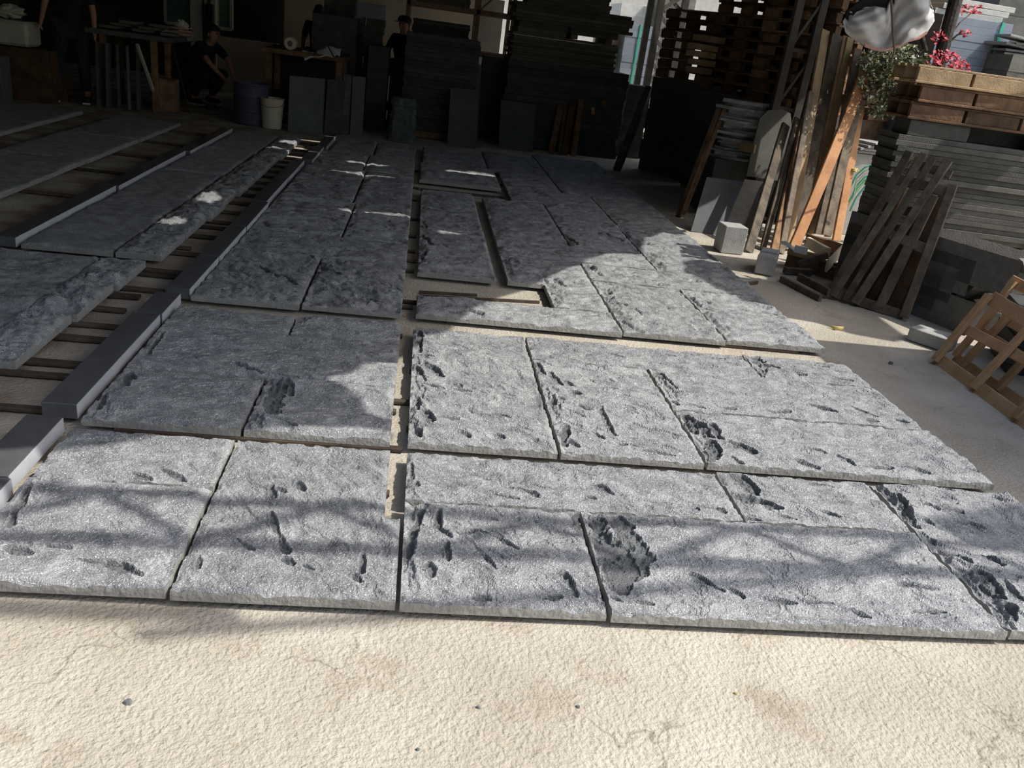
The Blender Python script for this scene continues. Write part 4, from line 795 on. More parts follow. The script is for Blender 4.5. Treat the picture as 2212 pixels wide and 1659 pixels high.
# small pale block on a stand, with crumpled plastic
Yk = 13.4; a_ = V(350, 84, Yk); c_ = V(407, 68, Yk)
r = empty('machine_stand', ((a_.x+c_.x)/2, Yk+.15, 0)); tag(r, 'dark stand with a pale block on top, below the green window', 'machine stand')
b = MB(); b.box(((a_.x+c_.x)/2, Yk+.15, (a_.z+c_.z)/2), (c_.x-a_.x, .3, .12)); b.build('pale_block', M['paleframe'], r)
b = MB(); b.box(((a_.x+c_.x)/2, Yk+.15, a_.z/2-.03), (c_.x-a_.x-.06, .25, a_.z-.07)); b.build('stand_body', M['dark'], r)
def crumple(c, r_, mk, name, lab, cat, seed=1, sq=.6):
    rr = random.Random(seed); b = MB(); n, k = 9, 14; vs = []
    for i in range(1, n):
        ph = math.pi*i/n
        for j in range(k): a = 2*math.pi*j/k; q = r_*rr.uniform(.65, 1.15); vs.append((c[0]+q*math.sin(ph)*math.cos(a), c[1]+q*math.sin(ph)*math.sin(a)*.8, c[2]+r_*sq-q*math.cos(ph)*sq))
    f = [[i*k+j, i*k+(j+1) % k, (i+1)*k+(j+1) % k, (i+1)*k+j] for i in range(n-2) for j in range(k)]+[list(range(k-1, -1, -1)), [(n-2)*k+j for j in range(k)]]
    return tag(b.add(vs, f).build(name, M[mk]), lab, cat)
crumple((c_.x-.12, Yk+.1, (a_.z+c_.z)/2+.06), .10, 'white', 'plastic_bag', 'crumpled white plastic on the pale block under the green window', 'plastic bag', 3, .8)
# left bench with upright slabs
Yl = 11.6; xa_, xb_ = xat(212, 170, Yl), xat(312, 170, Yl); zt = zat(260, 68, Yl)
r = empty('cutting_bench', ((xa_+xb_)/2, Yl+.4, 0)); tag(r, 'dark bench beside the standing worker, loaded with offcuts', 'workbench')
b = MB(); b.box(((xa_+xb_)/2+.1, Yl+.4, zt-.03), (xb_-xa_+.45, .8, .06)); b.build('table_top', M['stackdark'], r)
for sx in (xa_+.05, xb_+.1):
    for sy in (.1, .7): b = MB(); b.box((sx, Yl+sy, (zt-.06)/2), (.07, .07, zt-.06)); b.build('leg', M['wood_brown'], r)
for i in range(5):
    xx = xa_+.02+i*.12; b = MB(); b.box((xx, Yl-.04, .38), (.035, .10, .76), rot=(R(-6), 0, R(random.uniform(-20, 20)))); tag(b.build('upright_slab', M['panel2' if i % 2 else 'stackdark']), ORD[i].replace('topmost', 'leftmost')+(' from the left' if i else '')+' narrow slab leaning on end against the bench by the standing worker', 'stone slab', 'upright slabs at the left bench')
for i in range(7):
    b = MB(); b.box((xa_+.1+.12*i, Yl+.3+.1*(i % 2), zt+.03+.04*(i % 3)), (.20+.05*(i % 2), .3, .035), rot=(0, 0, R(random.uniform(-25, 25))))
    tag(b.build('stone_offcut', M['panel']), 'thin stone offcut lying on the dark bench beside the standing worker', 'stone offcut', 'offcuts on the left bench')
b = MB(); pts = []
for i in range(40): a = i*.5; pts.append((xb_+.35+.13*math.cos(a), Yl+.4+.1*math.sin(a), zt+.015+.003*i))
b.tube(pts, .008, 6); tag(b.build('hose_coil', M['hem']), 'reddish hose coil on the right end of the left bench', 'hose')
# bundle at far left
q = V(20, 55, 11.2); b = MB(); b.box((q.x-.05, 11.5, .30), (.9, .5, .60)); tag(b.build('wooden_crate', M['wood_brown']), 'brown wooden box behind the farthest left slab', 'crate')
b = MB(); b.box((q.x-.08, 11.45, .615+.14), (.5, .4, .28), ch=.03); tag(b.build('white_sack', M['paleframe']), 'pale sack on the brown box in the upper left corner', 'sack')
crumple((q.x-.08, 11.45, .90), .17, 'paleframe', 'plastic_bag', 'crumpled pale bag on the sack in the upper left corner', 'plastic bag', 9, .5)
b = MB(); q2 = G(8, 228); b.box((q2.x-.15, q2.y+.15, .26), (.28, .25, .52)); tag(b.build('stone_block', M['panel2']), 'pale grey block standing at the left edge before the brown box', 'stone block')
b = MB(); q2 = G(352, 240); b.box((q2.x, q2.y+.12, .20), (.30, .25, .40)); tag(b.build('storage_box', M['wood_brown']), 'dull brown box under the pale block', 'box')

# ---------------------------------------------------------------- people
def skin_mesh(name, pts, edges, mk, parent, loc, sub=2, root=0):
    me = bpy.data.meshes.new(name); me.from_pydata([p[:3] for p in pts], edges, []); me.materials.append(M[mk])
    o = bpy.data.objects.new(name, me); C.objects.link(o); o.parent = parent
    s = o.modifiers.new('skin', 'SKIN'); s.use_smooth_shade = True
    if not me.skin_vertices: me.skin_vertices.new() if hasattr(me.skin_vertices, 'new') else None
    return o, me
def skin_obj(name, pts, edges, mk, parent, sub=2, root=0):
    me = bpy.data.meshes.new(name); me.from_pydata([Vector(p[:3]) for p in pts], edges, []); me.materials.append(M[mk])
    o = bpy.data.objects.new(name, me); C.objects.link(o); o.parent = parent
    s = o.modifiers.new('skin', 'SKIN'); s.use_smooth_shade = True
    for i, p in enumerate(pts):
        sv = me.skin_vertices[0].data[i]; r_ = p[3]; sv.radius = (r_, r_) if not isinstance(r_, tuple) else r_; sv.use_root = (i == root)
    u = o.modifiers.new('sub', 'SUBSURF'); u.levels = sub; u.render_levels = sub
    return o
def hand(pts, edges, wi, wp, d, side, sc=1.0):
    """palm and five curled fingers growing from the wrist vertex wi."""
    d = Vector(d).normalized(); sd = Vector(side).normalized(); nrm = d.cross(sd)
    pc = Vector(wp)+d*.05*sc; pts.append((*pc, .024*sc)); pi = len(pts)-1; edges.append((wi, pi))
    for k, (off, ln) in enumerate(((-.028, .060), (-.010, .072), (.010, .068), (.028, .054))):
        a = pc+d*.035*sc+sd*off*sc; q = a+(d*.8+nrm*.3)*ln*.5*sc; e = q+(d*.5+nrm*.8)*ln*.5*sc
        i0 = len(pts); pts.extend([(*a, .0095*sc), (*q, .0085*sc), (*e, .0075*sc)]); edges.extend([(pi, i0), (i0, i0+1), (i0+1, i0+2)])
    a = Vector(wp)+d*.03*sc-sd*.030*sc; q = a+(d*.7-sd*.7)*.03*sc; e = q+(d*.9+nrm*.3)*.028*sc
    i0 = len(pts); pts.extend([(*a, .011*sc), (*q, .0095*sc), (*e, .008*sc)]); edges.extend([(pi, i0), (i0, i0+1), (i0+1, i0+2)])
def person(loc, rz, J, label, shirt='black', pants='navy', hat=None, shoes='sole', group=None, sc=1.0):
    r = empty('person', loc, rz); tag(r, label, 'person', group); r.scale = (sc, sc, sc)
    g = lambda k: Vector(J[k])
    pts = []; ed = []
    def add(p, rad, par=None):
        pts.append((*p, rad)); i = len(pts)-1
        if par is not None: ed.append((par, i))
        return i
    pv = add(g('pelvis'), .115); sp = add(g('chest').lerp(g('pelvis'), .5), .100, pv); ch_ = add(g('chest'), .120, sp); nk = add(g('neck'), .055, ch_); hd0 = add(g('head')+Vector((0, 0, -.07)), .062, nk); hd = add(g('head')+Vector((0, 0, .02)), .092, hd0); add(g('head')+Vector((0, 0, .10)), .070, hd)
    for s in ('l', 'r'):
        sh = add(g('sho_'+s), .058, ch_); el = add(g('elb_'+s), .040, sh); wr = add(g('wri_'+s), .027, el)
        dd = (g('wri_'+s)-g('elb_'+s)).normalized(); hand(pts, ed, wr, g('wri_'+s), dd, Vector((0, 1, 0)) if abs(dd.y) < .8 else Vector((1, 0, 0)))
        hp = add(g('hip_'+s), .080, pv); kn = add(g('kne_'+s), .052, hp); an = add(g('ank_'+s), .040, kn); add(g('ank_'+s)+Vector((0, -.12, -.045)), .032, an)
    skin_obj('body', pts, ed, 'skin', r)
    # clothes
    pts = []; ed = []
    pv0 = add(g('pelvis')+Vector((0, 0, .0)), .152); pv = add(g('pelvis').lerp(g('chest'), .25), .150, pv0); c1 = add(g('chest').lerp(g('pelvis'), .5), .142, pv); c2 = add(g('chest'), .160, c1); add(g('neck')-Vector((0, 0, .03)), .075, c2)
    for s in ('l', 'r'):
        sh = add(g('sho_'+s), .075, c2); add(g('sho_'+s).lerp(g('elb_'+s), .85), .056, sh)
    skin_obj('shirt', pts, ed, shirt, r)
    pts = []; ed = []
    pv = add(g('pelvis'), .150)
    for s in ('l', 'r'):
        hp = add(g('hip_'+s), .110, pv); kn = add(g('kne_'+s), .078, hp); add(g('kne_'+s).lerp(g('ank_'+s), .93), .062, kn)
    skin_obj('trousers', pts, ed, pants, r)
    for s in ('l', 'r'):
        a = g('ank_'+s); b = MB(); n = 10; prof = []
        b.tube([a+Vector((0, .06, -.045)), a+Vector((0, .03, -.035)), a+Vector((0, -.06, -.045)), a+Vector((0, -.14, -.055)), a+Vector((0, -.185, -.065))], [.03, .048, .046, .042, .022], 10)
        bb = link_mesh('shoe', b.v, b.f, M['black'], r, True)
        b = MB(); b.box(a+Vector((0, -.06, -.088)), (.085, .26, .02), ch=.006); sm_ = link_mesh('sole', b.v, b.f, M[shoes], bb)
    h = g('head'); b = MB(); k = 16; vs = []; n = 7
    for i in range(n+1):
        ph = (math.pi*.62)*i/n
        for j in range(k):
            a = 2*math.pi*j/k; rr_ = .104+.006*math.sin(5*a+i); dip = 1.0 if math.sin(a) > -.3 else .72
            vs.append(h+Vector((rr_*math.sin(ph*dip)*math.cos(a)*.88, rr_*math.sin(ph*dip)*math.sin(a)*1.05+.012, .035+rr_*math.cos(ph*dip))))
    b.add(vs, [[i*k+j, i*k+(j+1) % k, (i+1)*k+(j+1) % k, (i+1)*k+j] for i in range(n) for j in range(k)]); link_mesh('hair', b.v, b.f, M['hair'], r, True)
    if hat:
        b = MB(); b.lathe([(.112, .05), (.114, .09), (.10, .13), (.06, .155), (.005, .16)], h+Vector((0, .005, 0)), 20); b.add([h+Vector((x, y, .062)) for x, y in ((-.085, -.08), (.085, -.08), (.07, -.19), (0, -.21), (-.07, -.19))]+[h+Vector((x, y, .052)) for x, y in ((-.085, -.08), (.085, -.08), (.07, -.19), (0, -.21), (-.07, -.19))], [[0, 1, 2, 3, 4], [9, 8, 7, 6, 5], [1, 0, 5, 6], [2, 1, 6, 7], [3, 2, 7, 8], [4, 3, 8, 9], [0, 4, 9, 5]]); link_mesh('cap', b.v, b.f, M['black'], r, False)
    # face
    b = MB(); b.tube([h+Vector((0, -.085, .025)), h+Vector((0, -.108, -.012)), h+Vector((0, -.095, -.022))], [.008, .014, .010], 8); link_mesh('nose', b.v, b.f, M['skin'], r, True)
    for sx in (-1, 1):
        b = MB(); b.lathe([(.001, -.010), (.009, -.006), (.011, 0), (.009, .006), (.001, .010)], h+Vector((sx*.033, -.086, .028)), 10); link_mesh('eye', b.v, b.f, M['black'], r, True)
        b = MB(); b.tube([h+Vector((sx*.088, .005, .03)), h+Vector((sx*.098, .012, .0)), h+Vector((sx*.088, .005, -.028))], [.010, .014, .009], 8, flat=.6); link_mesh('ear', b.v, b.f, M['skin'], r, True)
    b = MB(); b.tube([h+Vector((-.024, -.086, -.048)), h+Vector((0, -.094, -.05)), h+Vector((.024, -.086, -.048))], [.003, .006, .003], 8); link_mesh('mouth', b.v, b.f, M['hem'], r, True)
    return r
stand = dict(pelvis=(0, 0, .92), chest=(0, -.01, 1.27), neck=(0, -.01, 1.44), head=(0, -.03, 1.56), sho_l=(-.19, 0, 1.37), sho_r=(.19, 0, 1.37), elb_l=(-.25, .03, 1.09), elb_r=(.25, .03, 1.09),
             wri_l=(-.27, -.05, .86), wri_r=(.27, -.05, .86), hip_l=(-.09, 0, .88), hip_r=(.09, 0, .88), kne_l=(-.11, -.02, .48), kne_r=(.12, -.03, .48), ank_l=(-.12, .02, .10), ank_r=(.14, .0, .10))
s1 = dict(stand); s1.update(elb_l=(-.27, -.02, 1.12), wri_l=(-.30, -.10, .95), elb_r=(.26, .0, 1.10), wri_r=(.27, -.06, .86), kne_l=(-.16, -.06, .48), ank_l=(-.20, 0, .10))
q = G(158, 222); person((q.x, q.y+.1, 0), R(12), s1, 'standing worker in black clothes at the far left, head above the frame', sc=1.0)
crouch = dict(pelvis=(0, .12, .40), chest=(0, -.12, .72), neck=(0, -.20, .86), head=(0, -.27, .96), sho_l=(-.18, -.14, .80), sho_r=(.18, -.14, .80), elb_l=(-.22, -.36, .62), elb_r=(.22, -.36, .62), wri_l=(-.12, -.50, .45), wri_r=(.12, -.50, .45),
              hip_l=(-.10, .10, .38), hip_r=(.10, .10, .38), kne_l=(-.20, -.30, .46), kne_r=(.20, -.30, .46), ank_l=(-.17, -.02, .10), ank_r=(.17, -.02, .10))
q = G(412, 222); person((q.x+.12, q.y+.05, 0), R(60), crouch, 'worker in black crouching before the pale posts, left of the cream partition', pants='black')
s3 = dict(stand); q = V(686, 22, 14.4); person((q.x, 14.6, 0), R(180), s3, 'black-haired worker behind the dark block pile, only the head showing', sc=(q.z+.05)/1.66)
s4 = dict(stand); s4.update(elb_l=(-.30, -.05, 1.12), wri_l=(-.16, -.26, 1.02)); q = V(876, 45, 13.6); person((q.x, 13.55, 0), R(-30), s4, 'worker in a black cap with a sunlit arm, standing behind the dark slab pile', hat=True, sc=(q.z+.03)/1.67)
M['stack2'] = mat('brown_grey_granite', (.13, .125, .11), (.21, .20, .18), 16, .8, bump=.4, bscale=120)
# ================================================================ right side
# lattice columns
def lattice(xc, yc, w_, h, lab, nseg=6, mk='steel', leg=.06, dy=.0, bt=.03):
    r = empty('lattice_column', (xc, yc, 0)); tag(r, lab, 'steel column', 'lattice columns of the shed')
    for s in (-1, 1):
        b = MB(); b.box((xc+s*w_/2, yc+s*dy, h/2), (leg, leg, h)); b.build('leg', M[mk], r)
    hs = h/nseg
    for i in range(nseg):
        b = MB(); b.beam((xc-w_/2, yc-dy, i*hs+.05), (xc+w_/2, yc+dy, i*hs+.05), .04, .03); b.build('rung', M[mk], r)
        b = MB(); b.beam((xc-w_/2, yc-.02-dy, i*hs+.06), (xc+w_/2, yc-.02+dy, (i+1)*hs), bt, .012); b.build('diagonal_brace', M[mk], r)
        if dy: b = MB(); b.beam((xc+w_/2, yc+.02+dy, i*hs+.06), (xc-w_/2, yc+.02-dy, (i+1)*hs), bt, .012); b.build('diagonal_brace', M[mk], r)
lattice((xat(1778, 5, 8.6)+xat(1728, 20, 8.6))/2-.005, 8.6, .24, 2.78, 'steel lattice column beside the bundle of long boards', 5, leg=.075)
lattice((xat(1424, 20, 14.0)+xat(1480, 20, 14.0))/2, 14.0, xat(1480, 20, 14.0)-xat(1424, 20, 14.0), 2.78, 'steel lattice column with crossed braces behind the pallets', 8, dy=.05, mk='steel', leg=.10, bt=.06)
b = MB(); b.box((xat(1404, 20, 13.9), 13.9, 1.39), (.09, .09, 2.78)); tag(b.build('steel_post', M['steel'], origin=True), 'single steel post just left of the crossed-brace column', 'steel column')

# pallets
def pallet_mesh(name, L, D, mk, nt=6, hgt=.12, solid=False):
    """flat pallet lying: local x = length of the face, y = depth."""
    r = empty(name)
    bt, bh = .018, hgt-.036
    for i in range(nt):
        b = MB(); b.beam((-L/2, -D/2+D*(i+.5)/nt, hgt-bt/2), (L/2, -D/2+D*(i+.5)/nt, hgt-bt/2), D/nt*.72, bt, side=(0, 1, 0), n=2, jit=.03); link_mesh('deck_board', b.v, b.f, M[mk], r)
    for k, y in enumerate((-D/2+.03, 0, D/2-.03)):
        if solid:
            for q in range(3):
                b = MB(); b.box((-L/2+L*(q+.5)/3, y, bt+bh/2), (L/3-.022, .035, bh)); link_mesh('stringer', b.v, b.f, M[mk], r)
        else:
            for x in (-L/2+.09, 0, L/2-.09):
                b = MB(); b.box((x, y, bt+bh/2), (.17, .09, bh)); link_mesh('spacer_block', b.v, b.f, M[mk], r)
    for y in (-D/2+.045, 0, D/2-.045):
        b = MB(); b.box((0, y, bt/2), (L, .09, bt)); link_mesh('bottom_board', b.v, b.f, M[mk], r)
    return r
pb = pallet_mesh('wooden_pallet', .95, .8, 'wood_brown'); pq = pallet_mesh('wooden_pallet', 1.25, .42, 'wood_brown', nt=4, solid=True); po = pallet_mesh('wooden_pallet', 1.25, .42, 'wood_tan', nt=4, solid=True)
used = {}
def put_pallet(proto, loc, rz, lab, group, tilt=(0, 0)):
    o = proto if id(proto) not in used else copy_tree(proto); used[id(proto)] = 1
    o.location = loc; o.rotation_euler = (tilt[0], tilt[1], rz); return tag(o, lab, 'wooden pallet', group)
pd = Vector((.45, -.89, 0)).normalized(); pn = Vector((-pd.y, pd.x, 0)) ; rotp = math.atan2(pd.y, pd.x)
for s, (pxc, pyb, Yc_, npal, nmm) in enumerate(((1455, 172, 11.3, 7, 'left'), (1560, 200, 10.1, 11, 'middle'), (1672, 232, 8.95, 12, 'right'))):
    q = V(pxc, pyb, Yc_); z0 = q.z; cx_, cy_ = q.x+.44, q.y+.22
    nb = 9; stack('stone_slab', 'dark slab below the '+nmm+' stack of brown pallets', 'stone slab', 'dark slabs below the brown pallets', (cx_, cy_), rotp, .98, .8, 0, [(z0-.003)/nb]*nb, 'stackdark', jit=.02)
    for i in range(npal):
        put_pallet(pb, (cx_+random.uniform(-.03, .03), cy_+random.uniform(-.03, .03), z0+i*.1215), rotp+random.uniform(-.03, .03)+(math.pi if i % 2 else 0), 'brown pallet in the '+nmm+' brown stack, '+from_top(npal-1-i), nmm+' stack of brown pallets')
    bk = Vector((cx_, cy_, 0))+Vector((.89, .45, 0))*.86
    stack('timber_beam', 'dark timber piled behind the '+nmm+' brown pallet stack', 'timber', 'dark timber behind the brown pallets', (bk.x, bk.y), rotp, .92, .8, 0, [.23]*int((z0+npal*.1215+.05)/.23), 'wood_brown', jit=.03)
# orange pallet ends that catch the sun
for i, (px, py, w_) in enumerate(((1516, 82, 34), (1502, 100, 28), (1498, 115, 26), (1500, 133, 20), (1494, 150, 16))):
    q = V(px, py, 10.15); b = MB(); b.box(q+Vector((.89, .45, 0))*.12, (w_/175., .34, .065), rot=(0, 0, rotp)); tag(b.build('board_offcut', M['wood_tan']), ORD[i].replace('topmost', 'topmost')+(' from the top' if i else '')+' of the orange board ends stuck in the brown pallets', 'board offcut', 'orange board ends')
# grey tarpaulin-like dark boards leaning below the pallets
pole((1465, 468), (1553, 236), None, 8.9, .05, 'wood_brown', 'thin dark lath leaning on the slabs under the pallets, left of a parallel one', 'leaning_board', 'board', group='dark laths under the pallets')
pole((1475, 462), (1568, 228), None, 8.9, .045, 'wood_brown', 'thin dark lath leaning under the pallets, right of a parallel one', 'leaning_board', 'board', group='dark laths under the pallets')
pole((1332, 368), (1402, 190), None, 11.9, .09, 'wood_old', 'broad grey board leaning right of the tall middle pile', 'leaning_board', 'board')
pole((1345, 350), (1385, 215), None, 12.2, .05, 'wood_brown', 'brown lath behind the broad grey board', 'leaning_board', 'board')
for i, (a, bq, w_, mk, lab) in enumerate((
    ((1190, 332), (1212, 228), .09, 'wood_brown', 'brown board leaning on the tall middle pile, leftmost'),
    ((1207, 334), (1222, 232), .05, 'wood_old', 'dark narrow board beside the leftmost brown one'),
    ((1218, 335), (1238, 218), .09, 'wood_brown', 'third brown board leaning on the tall middle pile'),
    ((1238, 337), (1256, 215), .08, 'wood_brown', 'fourth brown board leaning on the tall middle pile'),
    ((1278, 325), (1281, 234), .05, 'wood_orange', 'short orange board with a sunlit top'),
    ((1284, 322), (1306, 218), .07, 'wood_brown', 'brown board with a bright rim crossing the short orange one'))):
    pole(a, bq, None, 12.42, w_, mk, lab, 'leaning_board', 'board', t=.025, group='boards leaning on the tall middle pile', side=(1, 0, 0))
# strapped pale-blue pile and neighbours in the yard behind
def bluepile(pxl, pxr, pym, Y, ztop, n, lab, grp, mk='stackblue', D=1.0, rot=0, strap=None, jit=.004):
    xl_, xr_ = xat(pxl, pym, Y), xat(pxr, pym, Y); c = ((xl_+xr_)/2, Y+D/2)
    stack('stone_tile', lab, 'stone tile', grp, c, rot, xr_-xl_, D, .1, [(ztop-.1)/n]*n, mk, jit=jit, ch=.0015)
    for k in (-1, 0, 1):
        b = MB(); b.box((c[0]+k*(xr_-xl_)*.38, c[1], .049), (.09, D, .096))
        tag(b.build('bearer_timber', M['wood_old']), ['left', 'middle', 'right'][k+1]+' bearer under: '+lab, 'timber', 'bearers: '+grp)
    if strap is not None:
        xs_ = xl_+(xr_-xl_)*strap; b = MB(); zz_ = ztop+.004
        b.beam((xs_, Y-.012, .05), (xs_, Y-.012, zz_), .03, .003, side=(1, 0, 0)); b.beam((xs_, Y-.012, zz_), (xs_, Y+D, zz_), .03, .003, side=(1, 0, 0)); tag(b.build('packing_strap', M['strap']), 'green strap around: '+lab, 'strap')
bluepile(1345, 1420, 110, 15.2, zat(1370, 52, 15.2), 18, 'blue-grey tile of the strapped pile behind the shed', 'strapped pile behind the shed', strap=.40)
bluepile(1300, 1342, 110, 15.6, zat(1325, 38, 15.6), 8, 'cream slab beside the strapped pile behind the shed', 'pale pile behind the shed', mk='stackpale')
bluepile(1340, 1400, 30, 19.5, zat(1370, 10, 19.5), 10, 'pale grey slab of the far pile at the picture top', 'far pale pile', mk='stackpale', D=1.2)
bluepile(1425, 1500, 20, 19.0, zat(1460, -15, 19.0), 10, 'grey slab of the far pile behind the crossed braces', 'far pile behind the crossed braces', mk='stack', D=1.2)
bluepile(2016, 2172, 110, 8.7, zat(2090, 38, 8.7), 30, 'blue-grey tile of the tall strapped pile, upper right', 'tall strapped pile upper right', strap=.84)
bluepile(1800, 1972, 290, 9.2, zat(1900, 190, 9.2), 20, 'blue-grey tile of the pile behind the shrub', 'pile behind the shrub')
bluepile(2150, 2290, 30, 10.6, zat(2190, -10, 10.6), 12, 'dark slab of the pile in the upper right corner', 'tall pile upper right corner', mk='stack')
bluepile(2178, 2300, 140, 8.3, zat(2190, 118, 8.3), 12, 'grey slab right of the tall strapped pile', 'pile right of the strapped pile', mk='stack', jit=.02)
for i, (px, py, L_) in enumerate(((2178, 80, .35), (2196, 92, .3), (2182, 98, .5), (2205, 110, .6))):
    q = V(px, py, 8.45); b = MB(); b.box((q.x+.15, 8.5+.05*i, q.z), (L_, .3, .022), rot=(0, R(random.uniform(-6, 6)), R(random.uniform(-10, 10)))); tag(b.build('stone_tile', M['flag']), ORD[i].replace('topmost', 'topmost')+(' from the top' if i else '')+' of the loose pale tiles at the right edge', 'stone tile', 'loose pale tiles')
zt = zat(2090, 38, 8.7); 
for i in range(3):
    b = MB(); b.box((xat(2110, 20, 8.7)+.05*i, 9.1, zt+.03+.055*i), (.75, .6, .05), rot=(0, 0, .05*i)); tag(b.build('stone_slab', M['stackpale']), ['lowest', 'middle', 'topmost'][i]+' pale slab lying on the tall strapped pile', 'stone slab', 'pale slabs on the strapped pile')

# long boards beside the column
nd = Vector((0, 1, 0))
B_ = [((1697, 545), (1783, 66), 7.45, 8.30, .095, 'wood_tan', 'tall tan board at the left of the upright bundle'),
      ((1716, 536), (1808, 76), 7.60, 8.28, .13, 'wood_old', 'wide grey board, second from the left of the bundle'),
      ((1742, 508), (1828, 79), 7.9, 8.34, .10, 'wood_brown', 'dark brown board behind the grey one in the bundle'),
      ((1752, 504), (1836, 82), 7.85, 8.22, .08, 'wood_tan', 'tan board with a lit right edge in the middle of the bundle'),
      ((1768, 506), (1853, 106), 7.75, 8.16, .10, 'wood_old', 'grey-brown board right of the middle of the bundle'),
      ((1787, 512), (1862, 112), 7.78, 8.20, .07, 'wood_orange', 'narrow orange board showing between the grey ones'),
      ((1715, 534), (1868, 160), 7.30, 7.98, .115, 'wood_orange', 'bright orange board leaning across the bundle'),
      ((1785, 508), (1882, 112), 7.55, 8.06, .11, 'wood_old', 'grey board leaning right across the top of the bundle'),
      ((1806, 520), (1871, 135), 7.70, 8.14, .10, 'wood_orange', 'bright orange board at the right end of the bundle')]
for a, bq, Ya, Yb_, w_, mk, lab in B_:
    A = G(*a); A.y = A.y; A = V(a[0], a[1], Ya); A.z = max(A.z, .012); Bp = V(bq[0], bq[1], Yb_)
    b = MB(); b.beam(A, Bp, w_, .028, side=(.96, .28, 0), n=8, jit=.05, bow=random.uniform(-.02, .02)); tag(b.build('long_board', M[mk]), lab, 'board', 'boards standing in a bundle')
for a, bq, lab, w_, mk in (((1616, 545), (1697, 270), 'grey weathered board leaning nearest the granite cube', .09, 'wood_old'), ((1647, 540), (1722, 256), 'thin grey board right of the one by the cube', .06, 'wood_old'),
                   ((1671, 548), (1738, 260), 'brown board left of the upright bundle', .09, 'wood_brown'), ((1686, 548), (1752, 200), 'dark ridged board touching the upright bundle', .07, 'wood_old')):
    pole(a, bq, None, 8.0, w_, mk, lab, 'leaning_board', 'board', t=.03, group='boards leaning left of the bundle', side=(.9, .4, 0), n=6, jit=.05)
# slabs leaning behind those boards
lean((1562, 494), (1612, 500), (1648, 392), (1608, 392), .30, .03, 'leaning_stone', 'block', 'light grey slab leaning behind the granite cube', 'stone panel')
lean((1606, 500), (1640, 505), (1676, 396), (1645, 393), .32, .03, 'leaning_stone', 'panel', 'brown-grey slab leaning right of the light grey one', 'stone panel')
lean((1492, 500), (1560, 508), (1605, 392), (1525, 392), .32, .03, 'leaning_stone', 'panel2', 'dark blue-grey slab leaning left of the light grey one', 'stone panel')
# flagstone rubble pile with wooden wedge
rr = random.Random(11); q = V(1592, 350, 8.55); zb_ = q.z
bs = MB(); bs.box((q.x+.18, 9.0, zb_/2), (.75, .7, zb_-.002)); tag(bs.build('stone_block', M['stackdark']), 'dark block carrying the pale flagstone pile', 'stone block')
z = zb_; cxq = q.x+.10
for i in range(20):
    t = rr.uniform(.022, .038); k = rr.randint(6, 8); L_ = rr.uniform(.22, .36); vs = []
    for j in range(k): a = 2*math.pi*j/k; rad = L_*rr.uniform(.75, 1.1); vs.append((cxq+rr.uniform(-.01, .01)+rad*math.cos(a), 8.9+rad*.8*math.sin(a), z))
    vs += [(x*1.0+rr.uniform(-.008, .008), y, z+t-.002) for x, y, _ in vs]
    b = MB(); b.add(vs, [list(range(k-1, -1, -1)), list(range(k, 2*k))]+[[j, (j+1) % k, k+(j+1) % k, k+j] for j in range(k)]); tag(b.build('flagstone', M['flag']), 'pale ragged flagstone of the rubble pile, '+from_top(19-i), 'flagstone', 'pale flagstone pile'); z += t
b = MB(); q = V(1615, 318, 8.52); b.box(q, (.20, .03, .09), rot=(0, 0, rotp)); tag(b.build('board_offcut', M['wood_tan']), 'orange wood piece wedged in front of the flagstone pile', 'board offcut')
# rounded dull panel beside it
q0 = [(1612, 380), (1690, 392), (1712, 300), (1708, 245), (1690, 236), (1660, 238), (1642, 255), (1630, 300)]
ps = [V(x, y, 8.40+.002*(400-y)*.5) for x, y in q0]; b = MB(); b.add(ps+[p+Vector((.01, .04, 0)) for p in ps], [list(range(8)), list(range(15, 7, -1))]+[[(j+1) % 8, j, 8+j, 8+(j+1) % 8] for j in range(8)]); tag(b.build('round_topped_panel', M['panel']), 'dull brown-grey panel with rounded top between flagstones and column', 'panel')

# granite cube, brick, low block
def obox(p0, dirv, L_, W_2, H_, name, mk, lab, cat, z=0, ch=.004):
    d = Vector(dirv).normalized(); n = Vector((-d.y, d.x, 0)); c = Vector(p0)+d*L_/2+n*W_2/2; b = MB(); b.box((c.x, c.y, z+H_/2), (L_, W_2, H_), rot=(0, 0, math.atan2(d.y, d.x)), ch=ch); return tag(b.build(name, M[mk]), lab, cat)
A = G(1556, 546); B = G(1604, 551); obox((A.x, A.y, 0), (B.x-A.x, B.y-A.y, 0), (B-A).length, .2, .235, 'granite_cube', 'block', 'grey granite cube standing at the edge of the sunlit yard', 'stone block', ch=.006)
A = G(1627, 590); B = G(1660, 597); d = (B-A).normalized()
r = empty('split_block', ((A.x+B.x)/2, A.y+.15, 0)); tag(r, 'split dark stone block with a pale stepped top, right of the granite cube', 'stone block')
for k in range(2):
    n = Vector((-d.y, d.x, 0)); c = A+d*(.075)+n*(.085+.165*k); b = MB(); b.box((c.x, c.y, .075+.005*k), (.145, .16, .15+.012*k), rot=(0, 0, math.atan2(d.y, d.x)), ch=.008); b.build('stone_half', M['block'], r)
A = G(1957, 733); B = G(2042, 762); d = (B-A).normalized(); obox((A.x, A.y, 0), d, (B-A).length, .16, .085, 'granite_block', 'block', 'low grey kerb-like block lying beside the leaning orange pallet', 'stone block')

